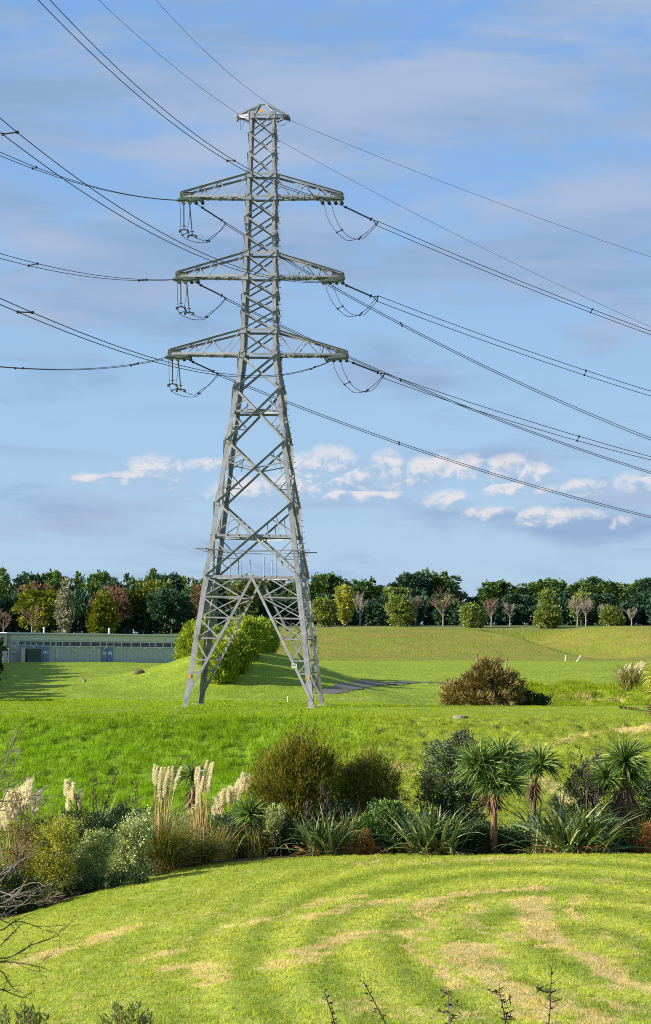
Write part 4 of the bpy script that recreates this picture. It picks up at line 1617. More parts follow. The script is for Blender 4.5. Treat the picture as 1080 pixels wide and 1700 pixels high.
def cabbage(px, D, ptrunk, heads, r0, label, seed, skirt=None, group='cabbage trees'):
    """ptrunk: pixel polyline of the trunk from the foot; heads: (px, py, radius px, leaves)"""
    g0 = ground(px, D)
    root = thing('cabbage_tree', g0, label, 'tree', group)
    mb = MB()
    P = np.array([g0] + [at(a, b, D) for a, b in ptrunk]) - g0
    mb.tube(P, np.linspace(r0 * 1.25, r0 * 0.85, len(P)), 9)
    for i, (a, b, R, n) in enumerate(heads):
        rr = np.random.default_rng(seed + i)
        c = at(a, b, D + rr.uniform(-0.5, 0.5)) - g0
        mb.tube([P[-1], (P[-1] + c) / 2 + np.array([0, 0, -0.06]), c], [r0 * 0.8, r0 * 0.6, r0 * 0.4], 7)
    mb.obj('trunk', M['bark_palm'], root, True)
    for i, (a, b, R, n) in enumerate(heads):
        rr = np.random.default_rng(seed + i)
        c = at(a, b, D + rr.uniform(-0.5, 0.5)) - g0
        sword_head(root, c, R * D / F, n, seed + 50 + i)
    if skirt:
        (a0, b0, b1, wpx, n) = skirt
        r = np.random.default_rng(seed + 99)
        z0, z1 = at(a0, b0, D) - g0, at(a0, b1, D) - g0
        t = r.random(n)
        base = z0 + (z1 - z0) * (t * 0.65)[:, None]
        V, Q, per = ribbons(base, r.uniform(0, 2 * pi, n), r.uniform(-1.45, -0.7, n), np.full(n, wpx * D / F * 1.9), 0.045, r.uniform(0.0, 0.5, n), r, 5, 0.1, 0.8)
        link('dry_skirt', mesh_np('dry_skirt', V, Q, {'rnd': np.repeat(r.random(n), per)}, [LM['skirt']]), root)
    return root


def plume_geo(r, base, d, L, W, n=230):
    t = r.random(n) ** 0.8
    prof = np.sin(np.clip(t, 0, 1) ** 0.75 * pi * 0.97) ** 0.7 * (1 - 0.25 * t)
    a = r.uniform(0, 2 * pi, n)
    ref = unit(np.cross(d, np.array([0.3, 1.0, 0.1])))
    s2 = np.cross(d, ref)
    rad = W / 2 * prof * np.sqrt(r.random(n))
    out = np.cos(a)[:, None] * ref + np.sin(a)[:, None] * s2
    bend = np.stack([0.10 * L * t ** 2, np.zeros(n), -0.03 * L * t ** 2], 1)
    P = base + d * (t * L)[:, None] + out * rad[:, None] * 0.5 + bend
    dd = unit(d * 1.0 + out * 0.55 + r.normal(size=(n, 3)) * 0.22)
    return P, dd


def pampas(px, D, plumes, label, seed, tuss_r=0.8, tuss_h=1.2, n_t=420, W=0.20, L=0.62, group='plumed pampas grasses', extra=0, stalk_r=0.010):
    g0 = ground(px, D)
    r = np.random.default_rng(seed)
    root = thing('pampas_grass', g0, label, 'grass plant', group)
    az = r.uniform(0, 2 * pi, n_t)
    V, Q, per = ribbons(np.stack([r.normal(size=n_t) * tuss_r * 0.2, r.normal(size=n_t) * tuss_r * 0.2, np.zeros(n_t)], 1), az,
                        np.clip(r.normal(1.15, 0.2, n_t), 0.5, 1.5), tuss_h * r.uniform(0.7, 1.5, n_t), 0.026 * (D / 97), np.clip(r.normal(1.35, 0.5, n_t), 0.3, 2.8), r, 8)
    link('tussock', mesh_np('tussock', V, Q, {'rnd': np.repeat(np.clip(r.normal(0.5, 0.28, n_t), 0, 1), per)}, [LM['tussock']]), root)
    n2 = n_t // 4
    V, Q, per = ribbons(np.stack([r.normal(size=n2) * tuss_r * 0.2, r.normal(size=n2) * tuss_r * 0.2, np.zeros(n2)], 1), r.uniform(0, 2 * pi, n2),
                        r.uniform(0.2, 1.0, n2), tuss_h * r.uniform(0.4, 0.8, n2), 0.016 * (D / 97), r.uniform(0.8, 1.8, n2), r, 6)
    link('dead_leaves', mesh_np('dead_leaves', V, Q, {'rnd': np.repeat(r.random(n2), per)}, [LM['flax_dead']]), root)
    sm = MB()
    for (a, b) in plumes:
        tip = at(a, b, D + r.uniform(-0.4, 0.4)) - g0
        foot = np.array([r.normal() * 0.15 + (tip[0]) * 0.12, r.normal() * 0.12, 0])
        d = unit(tip - foot)
        ll = L * r.uniform(0.8, 1.15)
        b0 = tip - d * ll
        mid = (foot + b0) / 2 + np.array([r.normal() * 0.04, 0, 0])
        sm.tube([foot, mid, b0, tip - d * ll * 0.2], [stalk_r * 1.3, stalk_r * 1.1, stalk_r, stalk_r * 0.5], 5, r.random())
        P, dd = plume_geo(r, b0, d, ll, W * r.uniform(0.8, 1.15))
        me = leaves_mesh('plume', P, dd, 0.13 * (W / 0.2) * r.uniform(0.6, 1.2, len(P)), 0.022 * (W / 0.2), np.clip(r.normal(0.55, 0.25, len(P)), 0, 1), LM['plume'], r)
        link('plume', me, root)
    for _ in range(int(len(plumes) * 1.2) + extra):
        foot = np.array([r.normal() * 0.2, r.normal() * 0.15, 0])
        k = plumes[r.integers(len(plumes))]
        tip = (at(k[0], k[1], D) - g0) * r.uniform(0.55, 0.85)
        tip[0] += r.normal() * 0.18
        sm.tube([foot, tip * 0.6 + foot * 0.4, tip], [stalk_r, stalk_r, stalk_r * 0.6], 4, r.random())
    sm.obj('stalks', LM['stalk'], root)
    return root


def shrub(name, label, cat, px, D, lob, mat, seed, n_cl, per, cl_r, L, W, group=None, stem='bark', stems=7, up=0.25, out=0.8, rndm=0.7, shell=0.6, squash=0.85, tipc=0.0, foot=None, depth=0.8, rag=0.13):
    """lob: list of pixel ellipses (px, py, rx, ry[, dy])"""
    g0 = ground(px, D)
    root = thing(name, g0, label, cat, group)
    s = D / F
    lo = []
    for e in lob:
        c = at(e[0], e[1], D + (e[4] if len(e) > 4 else 0)) - g0
        lo.append([c[0], c[1], c[2], e[2] * s, e[2] * s * depth, e[3] * s])
    o, C = crown('foliage', LM[mat], lo, n_cl, per, cl_r, L, W, seed, shell, up, out, rndm, squash, root, tipc, rag)
    lo = np.array(lo)
    r = np.random.default_rng(seed + 5)
    mb = MB()
    for k in range(stems):
        c = C[r.integers(len(C))]
        b = np.array([r.normal() * 0.12, r.normal() * 0.1, -0.05])
        m_ = b + (c - b) * 0.5 + np.array([0, 0, 0.15 * np.linalg.norm(c - b)])
        mb.tube([b, m_, c], [0.035 + 0.01 * (D / 97), 0.025, 0.008], 5)
    mb.obj('stems', M[stem], root, True)
    return root


# ------------------------------------------------------------------ planting bed
def build_bed():
    # --- tea-tree bushes and broad-leaved shrubs
    shrub('tea_tree', 'large rounded tea tree bush with brown tipped olive foliage, tallest in the bed', 'shrub', 487, 102.0,
          [(482, 1300, 62, 58), (500, 1262, 46, 42), (455, 1330, 36, 40), (515, 1290, 38, 46), (470, 1365, 52, 38), (525, 1350, 32, 40)], 'manuka', 401,
          760, 50, 0.22, 0.19, 0.024, 'tea tree bushes', up=0.95, out=0.55, rndm=0.28, squash=1.9, tipc=0.7, rag=0.2, shell=0.5)
    shrub('tea_tree', 'smaller olive tea tree bush right of the tallest bush, with a thin pointed top', 'shrub', 605, 103.5,
          [(600, 1312, 44, 42), (612, 1275, 22, 28), (575, 1300, 26, 36), (638, 1312, 24, 36), (600, 1355, 46, 34)], 'manuka_b', 402,
          480, 46, 0.20, 0.19, 0.024, 'tea tree bushes', up=0.95, out=0.5, rndm=0.30, squash=1.9, tipc=0.7, rag=0.22, shell=0.5)
    shrub('coprosma_bush', 'tall dark bush with small glossy leaves directly left of the double headed palm like tree', 'shrub', 752, 103.5,
          [(745, 1300, 48, 48), (765, 1250, 30, 34), (735, 1262, 30, 34), (722, 1340, 34, 42), (775, 1330, 36, 46), (760, 1375, 50, 34), (768, 1222, 10, 12)], 'copro', 403,
          900, 34, 0.17, 0.085, 0.05)
    shrub('broadleaf_shrub', 'mid height shrub with shiny green leaves between the two middle flax clumps', 'shrub', 632, 99.6,
          [(630, 1370, 34, 34), (608, 1385, 22, 26), (650, 1352, 20, 26), (640, 1395, 34, 22)], 'shine', 404, 300, 26, 0.16, 0.12, 0.07, up=0.5)
    shrub('sparse_shrub', 'thin brownish see-through shrub behind the shiny green one', 'shrub', 662, 107.0,
          [(664, 1305, 22, 38), (650, 1330, 24, 30), (675, 1330, 18, 30)], 'brownb', 405, 90, 20, 0.16, 0.08, 0.04, stems=12)
    shrub('yellow_bush', 'yellowish green bush with a brown side at the left end of the bed', 'shrub', 88, 91.5,
          [(82, 1410, 34, 38), (100, 1380, 28, 26), (70, 1450, 32, 34), (95, 1450, 30, 34)], 'yell', 406, 460, 34, 0.16, 0.075, 0.036, up=0.45)
    shrub('grey_bush', 'grey green leafy bush between the yellowish bush and the tall plumed grass', 'shrub', 212, 94.5,
          [(212, 1415, 34, 38), (225, 1378, 26, 28), (198, 1445, 26, 28), (230, 1450, 24, 22)], 'grey', 407, 460, 30, 0.15, 0.085, 0.045)
    shrub('grey_bush', 'low grey green bush with silver leaves directly beside the yellowish bush', 'shrub', 150, 92.5,
          [(150, 1430, 28, 36), (138, 1455, 24, 28), (165, 1405, 24, 24)], 'grey', 408, 340, 28, 0.15, 0.085, 0.045)
    shrub('tangled_bush', 'dull brown and grey tangled bush at the left edge below the cream plumes', 'shrub', 15, 91.5,
          [(15, 1400, 36, 32), (40, 1385, 22, 24), (0, 1440, 46, 44), (35, 1440, 28, 40)], 'brownb', 409, 240, 26, 0.18, 0.07, 0.03, stems=34, stem='bark_grey')
    shrub('shade_bush', 'dark green bush low at the left edge of the photo below the tangled bush', 'shrub', 10, 89.5,
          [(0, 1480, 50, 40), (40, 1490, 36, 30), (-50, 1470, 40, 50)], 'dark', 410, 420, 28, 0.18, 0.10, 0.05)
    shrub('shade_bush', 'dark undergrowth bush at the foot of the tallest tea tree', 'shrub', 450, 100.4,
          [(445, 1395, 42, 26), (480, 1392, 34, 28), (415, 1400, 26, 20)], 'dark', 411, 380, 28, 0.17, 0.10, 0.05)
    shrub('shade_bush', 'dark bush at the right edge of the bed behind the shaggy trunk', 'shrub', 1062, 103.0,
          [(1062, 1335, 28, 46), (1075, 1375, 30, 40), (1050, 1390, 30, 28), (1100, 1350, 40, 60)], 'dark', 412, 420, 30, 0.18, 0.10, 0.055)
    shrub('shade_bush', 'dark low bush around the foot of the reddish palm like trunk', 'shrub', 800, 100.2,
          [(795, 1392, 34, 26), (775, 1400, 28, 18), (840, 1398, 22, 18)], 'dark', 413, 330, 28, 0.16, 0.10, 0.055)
    shrub('shade_bush', 'small dark leafy bush left of the big right hand flax clump', 'shrub', 862, 101.0,
          [(862, 1393, 20, 22), (850, 1402, 18, 14)], 'shine', 414, 130, 26, 0.15, 0.10, 0.05)
    shrub('seeding_bush', 'dark twiggy bush with upright seed stalks behind the right hand flax', 'shrub', 975, 105.5,
          [(965, 1310, 32, 36), (990, 1290, 26, 34), (940, 1330, 24, 28), (1005, 1325, 26, 40)], 'dark', 415, 300, 26, 0.17, 0.09, 0.045, stems=16)
    shrub('shade_bush', 'dark green bush behind the leaning straw stalks of the plumed grass', 'shrub', 375, 101.5,
          [(375, 1385, 36, 36), (400, 1400, 30, 26), (352, 1400, 24, 26)], 'ever_b', 416, 360, 26, 0.17, 0.11, 0.03)
    shrub('grey_bush', 'grey green bush behind the tall plumed grass, with flax leaves over it', 'shrub', 300, 100.0,
          [(300, 1395, 30, 36), (245, 1385, 26, 36), (320, 1370, 22, 30)], 'grey', 417, 340, 28, 0.16, 0.08, 0.04)
    shrub('dull_bush', 'dull green bush under the small group of three plumes', 'shrub', 118, 97.0,
          [(118, 1375, 30, 26), (95, 1385, 26, 24), (145, 1370, 22, 24)], 'olive', 418, 300, 26, 0.16, 0.08, 0.04)
    shrub('pale_shrub', 'small pale green shrub with rounded leaf tufts in front of the tallest tea tree', 'shrub', 456, 99.8,
          [(458, 1350, 14, 16), (452, 1372, 12, 12)], 'grey', 419, 70, 24, 0.11, 0.09, 0.03, up=0.6)
    shrub('dead_fern', 'rusty brown dead fern heap at the lawn edge beside the middle flax', 'fern', 604, 98.6,
          [(604, 1408, 14, 12), (585, 1414, 22, 7), (606, 1392, 8, 14), (627, 1414, 12, 7)], 'fern', 420, 90, 26, 0.12, 0.12, 0.03, stems=3)
    shrub('brown_tuft', 'brown dry tuft at the lawn edge in the lower right corner of the bed', 'fern', 1072, 99.4,
          [(1070, 1400, 18, 14), (1085, 1390, 20, 20)], 'fern', 421, 70, 24, 0.14, 0.12, 0.03, stems=3)
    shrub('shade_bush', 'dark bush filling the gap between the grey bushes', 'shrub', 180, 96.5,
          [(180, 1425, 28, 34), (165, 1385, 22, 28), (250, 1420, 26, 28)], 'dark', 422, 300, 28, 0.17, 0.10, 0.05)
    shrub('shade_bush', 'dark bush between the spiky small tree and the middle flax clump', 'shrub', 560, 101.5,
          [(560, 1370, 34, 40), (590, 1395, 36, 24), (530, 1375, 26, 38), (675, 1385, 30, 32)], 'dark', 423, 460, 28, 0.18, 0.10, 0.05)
    shrub('backing_bush', 'dark olive bush rising behind the yellowish bush at the left', 'shrub', 60, 97.5,
          [(62, 1392, 36, 34), (35, 1400, 30, 30), (95, 1395, 26, 30)], 'olive', 424, 320, 28, 0.17, 0.09, 0.04)
    shrub('backing_bush', 'dark bush rising behind the grey green bushes, among the dark flax leaves', 'shrub', 195, 100.5,
          [(195, 1375, 34, 34), (225, 1372, 26, 30), (165, 1385, 26, 30)], 'dark', 425, 360, 28, 0.17, 0.10, 0.05)
    shrub('backing_bush', 'dark olive bush filling the space between the two tall plumed grasses', 'shrub', 305, 101.5,
          [(305, 1385, 30, 38), (325, 1400, 26, 30)], 'olive', 426, 300, 28, 0.17, 0.09, 0.04)
    shrub('creeper', 'low creeping undergrowth along the lawn edge below the grey green bushes', 'shrub', 165, 91.8,
          [(165, 1472, 36, 12), (210, 1462, 30, 12), (120, 1482, 30, 12)], 'dark', 427, 200, 26, 0.14, 0.09, 0.045, stems=3)
    # --- flax
    flax(715, 98.9, 1.5, 1.75, 'big arching flax clump with broad pale leaves left of the reddish palm like trunk', 431, 190, 60)
    flax(537, 98.6, 1.0, 1.55, 'middle flax clump with short stiff leaves and orange base', 432, 120, 46, 2, 2.2)
    flax(945, 99.2, 1.7, 2.0, 'largest flax clump with pale striped leaves below the shaggy tree', 433, 250, 80, 1, 3.2)
    flax(160, 99.5, 1.2, 2.9, 'tall dark flax fan with stiff leaves behind the left bushes', 434, 130, 10, 3, 3.4, lean=0.2)
    flax(120, 99.0, 0.9, 1.9, 'olive flax clump under the three small plumes', 435, 70, 8)
    flax(240, 103.5, 1.1, 2.4, 'dark flax clump with tall seed stalks left of the tall cream plumes', 436, 90, 8, 3, 3.6)
    flax(890, 103.0, 0.9, 1.6, 'darker flax clump at the foot of the thinner palm like tree', 437, 80, 10, 0)
    flax(975, 103.5, 0.9, 1.7, 'flax clump with several dark seed stalks behind the largest flax', 438, 60, 6, 5, 3.5)
    flax(1035, 100.6, 0.8, 1.2, 'small flax clump at the foot of the shaggy trunk', 439, 60, 14, 0)
    flax(500, 100.6, 0.8, 1.6, 'narrow flax with pale bent seed stalks in front of the tallest tea tree', 440, 34, 6, 2, 1.7)
    # --- cabbage trees
    cabbage(820, 99.6, [(820, 1370), (819, 1330), (817, 1312)],
            [(800, 1272, 54, 260), (832, 1264, 54, 260), (815, 1300, 46, 190), (842, 1302, 46, 190), (785, 1266, 38, 130)], 0.105,
            'palm like cabbage tree with reddish trunk and full double head', 451, (818, 1300, 1335, 20, 150))
    cabbage(884, 106.0, [(886, 1345), (888, 1310), (887, 1300)], [(874, 1274, 42, 180), (898, 1270, 42, 190)], 0.075,
            'thinner cabbage tree with slim trunk and two small heads', 452, (886, 1290, 1325, 15, 90))
    cabbage(1036, 101.2, [(1037, 1370), (1037, 1320), (1037, 1285)], [(1037, 1266, 52, 280), (1006, 1292, 36, 140), (1050, 1292, 34, 110)], 0.13,
            'shaggy cabbage tree with one pointed head above a skirt of dead leaves', 453, (1037, 1292, 1375, 26, 420))
    cabbage(415, 101.0, [(415, 1380), (415, 1362)], [(415, 1352, 38, 190)], 0.07,
            'small spiky cabbage tree just left of the tallest tea tree', 454, (415, 1360, 1400, 16, 120))
    cabbage(320, 108.0, [(320, 1350), (320, 1310)], [(318, 1288, 32, 150), (330, 1300, 24, 80)], 0.08,
            'spiky cabbage tree head standing behind the tall cream plumes', 455, (320, 1305, 1360, 16, 100))
    # --- wispy reeds tangled through the shrubs
    proto = None
    r = np.random.default_rng(480)
    for px, D, k in ((70, 95.5, 1.1), (132, 97.5, 1.0), (190, 97.5, 1.15), (232, 97.0, 1.0), (300, 98.2, 1.15), (362, 99.5, 1.0), (425, 100.0, 0.9), (575, 99.6, 0.9), (610, 101.5, 1.1),
                     (680, 100.5, 1.0), (770, 100.5, 0.8), (905, 102.0, 1.1), (1010, 101.5, 1.1), (1062, 100.5, 1.0), (40, 93.5, 1.0), (110, 93.5, 0.8), (345, 98.6, 0.9)):
        g0 = ground(px, D)
        if proto is None:
            proto = thing('reed_tuft', g0, 'wispy tuft of thin green and straw reeds tangled among the shrubs of the bed', 'reeds', 'reed tufts in the bed')
            for nm, mt, n, hh in (('blades', 'tussock', 150, 1.35), ('dry_stems', 'stalk', 26, 1.6)):
                V, Q, per = ribbons(np.stack([r.normal(size=n) * 0.28, r.normal(size=n) * 0.22, np.zeros(n)], 1), r.uniform(0, 2 * pi, n),
                                    np.clip(r.normal(1.25, 0.18, n), 0.6, 1.55), hh * r.uniform(0.6, 1.25, n), 0.022, np.clip(r.normal(0.8, 0.5, n), 0.0, 2.2), r, 7)
                link(nm, mesh_np(nm, V, Q, {'rnd': np.repeat(r.random(n), per)}, [LM[mt]]), proto)
            kids = list(proto.children)
            proto.scale = (k, k, k)
        else:
            copy_tree(proto, kids, g0, (k * r.uniform(0.8, 1.3), k, k * r.uniform(0.85, 1.15)), r.uniform(0, 6.28))
    # --- plumed grasses
    pampas(270, 96.2, [(253, 1270), (258, 1272), (264, 1275), (270, 1275), (277, 1273), (283, 1272), (296, 1273), (285, 1285), (262, 1290), (272, 1290)],
           'tall plumed grass with straight cream plumes left of the leaning straw stalks', 461, 1.1, 1.75, 1000, 0.15, 0.80)
    pampas(333, 97.8, [(323, 1274), (328, 1272), (340, 1262), (346, 1266), (351, 1266), (334, 1290), (325, 1300), (346, 1290)],
           'tall plumed grass with golden leaning stalks, second from the left clump', 462, 0.7, 1.1, 420, 0.15, 0.80, extra=34)
    pampas(388, 103.0, [(356, 1325), (364, 1318), (369, 1312), (378, 1308), (384, 1310), (394, 1296), (402, 1285), (406, 1292), (398, 1302), (362, 1335), (352, 1340), (412, 1290)],
           'fluffy plumed grass touching the left side of the tallest tea tree', 463, 0.8, 1.3, 520, 0.24, 0.62)
    pampas(30, 96.5, [(3, 1332), (12, 1320), (18, 1316), (26, 1318), (34, 1310), (40, 1312), (46, 1298), (59, 1318), (-12, 1330), (-24, 1325)],
           'cream plumed grass at the left edge of the photo', 464, 0.8, 1.2, 260, 0.42, 0.95)
    pampas(118, 105.0, [(108, 1297), (119, 1302), (131, 1313), (112, 1318)],
           'small plumed grass with three white plumes leaning right', 465, 0.6, 1.0, 160, 0.26, 0.75)
    pampas(1046, 233.0, [(1023, 1117), (1028, 1112), (1035, 1105), (1040, 1108), (1044, 1103), (1049, 1108), (1057, 1101), (1062, 1099), (1067, 1102), (1053, 1106), (1032, 1112), (1064, 1106)],
           'distant plumed grass with pink cream plumes in the dip at the right', 466, 1.6, 2.0, 260, 0.36, 1.5, stalk_r=0.03)


build_bed()


# ------------------------------------------------------------------ middle distance
def build_middle():
    shrub('brown_bush', 'wide russet brown bush with a pointed top standing in the dip beyond the bank', 'shrub', 805, 207.0,
          [(805, 1142, 46, 28), (772, 1152, 36, 18), (838, 1146, 28, 26), (812, 1108, 15, 16), (806, 1124, 28, 18), (798, 1162, 66, 12)], 'brownb', 501,
          620, 32, 0.32, 0.44, 0.065, up=0.25, out=1.0, rndm=0.45, squash=0.6, stems=34, rag=0.2, stem='bark_grey')
    shrub('shade_bush', 'low dark green plant at the right foot of the brown bush', 'shrub', 880, 208.0,
          [(880, 1164, 22, 10), (865, 1158, 14, 14), (900, 1167, 12, 6)], 'dark', 502, 110, 22, 0.3, 0.30, 0.09, up=0.6)
    # conifer hedge on the mound
    hedge = [(320, 1104, 243, 30, 66, 'round pale conifer at the left end of the mound, furthest from the hedge front'),
             (342, 1100, 250, 30, 70, 'conifer behind the left pylon leg between the round one and the row'),
             (368, 1132, 221, 30, 66, 'lowest and nearest conifer of the row climbing the mound'),
             (384, 1122, 226, 36, 72, 'second conifer of the row on the mound, counted from the near end'),
             (400, 1110, 233, 38, 80, 'tallest bushy conifer in the middle of the row on the mound'),
             (415, 1098, 240, 34, 66, 'fourth conifer of the row on the mound, counted from the near end'),
             (431, 1088, 247, 30, 56, 'pale topped conifer at the far end of the row on the mound')]
    hedge += [(356, 1116, 232, 30, 70, 'added shadow-filling conifer at the back of the mound hedge, behind the nearest one'),  # back line added so the hedge throws a closed shadow over the mound
              (392, 1098, 247, 34, 66, 'added shadow-filling conifer at the back of the mound hedge, behind the tallest one'),
              (408, 1090, 253, 32, 62, 'added shadow-filling conifer at the back of the mound hedge, second from its far end'),
              (441, 1080, 256, 22, 46, 'added shadow-filling conifer at the far end of the hedge, right of the pale topped one')]
    for i, (px, py, D, w, h, lab) in enumerate(hedge):
        lob = [(px, py - h * 0.40, w * 0.72, h * 0.44), (px + 2, py - h * 0.68, w * 0.48, h * 0.34), (px - 3, py - h * 0.20, w * 0.70, h * 0.24)]
        shrub('hedge_conifer', lab, 'conifer', px, D, lob, 'lime', 520 + i, 620, 36, 0.34, 0.26, 0.12, 'conifers on the mound', up=0.7, out=0.7, rndm=0.5, stems=3, depth=2.0)  # crowns stretched in depth so their shadows run together
    # small things in the field
    for px, D, h, lean, lab in ((938, 396, 1.15, 0.05, 'short white upright marker post at the foot of the far hill'),
                                (957, 396, 1.35, 0.62, 'leaning white marker post at the foot of the far hill'),
                                (791, 300, 1.9, 0.0, 'grey marker post standing behind the left side of the brown bush'),
                                (838, 300, 1.5, 0.15, 'grey marker post standing behind the right side of the brown bush'),
                                (477, 204, 0.50, 0.0, 'small white peg on the grass under the pylon')):
        g0 = ground(px, D)
        root = thing('marker_post', g0, lab, 'post', 'marker posts in the field')
        mb = MB()
        d = np.array([sin(lean), 0, cos(lean)])
        wd = 0.075 if D > 250 else 0.035
        mb.tube([-d * 0.1, d * h * 0.55, d * h], [wd, wd * 0.95, wd * 0.9], 8)
        mb.obj('post', M['white_sign'] if 'white' in lab else M['bark_grey'], root)
        mb = MB()
        mb.tube([d * h * 0.8, d * h * 1.02], [wd * 1.15, wd * 1.15], 8)
        mb.obj('cap', M['twig_red'] if D > 250 else M['steel_dark'], root)
    # boulder and stump
    g0 = ground(231, 236)
    r = np.random.default_rng(9)
    mb = MB()
    th, ph = np.meshgrid(np.linspace(0, 2 * pi, 22, endpoint=False), np.linspace(0.02, pi - 0.02, 14))
    dirs = np.stack([np.cos(th) * np.sin(ph), np.sin(th) * np.sin(ph), np.cos(ph)], -1).reshape(-1, 3)
    R = 1 + 0.5 * (fbm(dirs[:, 0] * 2 + 5, dirs[:, 1] * 2 + dirs[:, 2] * 2, 5, 4) - 0.5)
    V = dirs * R[:, None] * np.array([0.46, 0.40, 0.27]) + np.array([0, 0, 0.12])
    Q = [[i * 22 + j, i * 22 + (j + 1) % 22, (i + 1) * 22 + (j + 1) % 22, (i + 1) * 22 + j] for i in range(13) for j in range(22)]
    mb.add(V, np.array(Q))
    o = mb.obj('boulder', plain_mat('brown_rock', (0.14, 0.10, 0.065), 0.9, 0, 0.9, 5.0, 0.5))
    o.location = tuple(g0)
    tag(o, 'brown boulder lying on the slope left of the pylon', 'rock')
    g0 = ground(137, 236)
    mb = MB()
    mb.tube([(0.2, 0, -0.1), (0.1, 0, 0.2), (-0.12, 0, 0.42)], [0.17, 0.13, 0.05], 7)
    mb.tube([(0.1, 0, 0.1), (0.3, 0, 0.22)], [0.08, 0.04], 6)
    o = mb.obj('stump', M['bark_grey'])
    o.location = tuple(g0)
    tag(o, 'small pale broken stump on the slope below the long building', 'stump')
    g0 = hit(764, 1193, 150)
    mb = MB()
    ang = np.linspace(0, 2 * pi, 13)[:-1]
    for z, k in ((0.02, 1.0), (0.11, 0.9)):
        pass
    ring = np.stack([np.cos(ang) * 0.42, np.sin(ang) * 0.3, np.zeros(12)], 1) * (1 + 0.15 * r.random((12, 1)))
    mb.add(np.concatenate([ring + (0, 0, -0.1), ring * 0.96 + (0, 0, 0.17)]),
           [np.array([[i, (i + 1) % 12, 12 + (i + 1) % 12, 12 + i] for i in range(12)]), np.array([list(range(12, 24))])])
    o = mb.obj('flat_stone', M['concrete'])
    o.location = tuple(g0)
    tag(o, 'flat grey stone lying on the bank right of the pylon', 'rock')
    # seed stalk leaning in from the plant at the right edge
    g0 = hit(1075, 1181, 150)
    p0, p1 = at(1070, 1180, g0[1] - 0.6) - g0, at(1028, 1176, g0[1] - 0.6) - g0
    mb = MB()
    mb.tube([(0, 0, -0.05), p0, (p0 + p1) / 2, p1], [0.03, 0.028, 0.025, 0.012], 5, 0.3)
    for q in np.linspace(0.25, 0.98, 9):
        p = p0 + (p1 - p0) * q
        mb.tube([p, p + (r.normal() * 0.06, 0, 0.10), p + (r.normal() * 0.05 - 0.08, 0, 0.17)], [0.02, 0.06, 0.02], 5, r.random())
    o = mb.obj('seed_stalk', LM['pod'])
    o.location = tuple(g0)
    tag(o, 'fallen dark seed stalk lying on the bank at the right edge', 'plant')
    # yellowish cabbage tree cut by the right edge
    D = 172.0
    g0 = ground(1098, D)
    root = thing('cabbage_tree', g0, 'yellow green spiky cabbage tree cut off by the right edge of the photo', 'tree', 'cabbage trees')
    mb = MB()
    c1 = at(1098, 1128, D) - g0
    mb.tube([(0, 0, -0.1), c1 * 0.5, c1], [0.17, 0.14, 0.12], 8)
    mb.obj('trunk', M['bark_palm'], root, True)
    for i, (px, py, R, n) in enumerate(((1097, 1120, 36, 260), (1100, 1150, 34, 240), (1098, 1178, 30, 180))):
        sword_head(root, at(px, py, D) - g0, R * D / F, n, 600 + i, 'yell' if i < 2 else 'skirt', 0.08, -0.7)


build_middle()


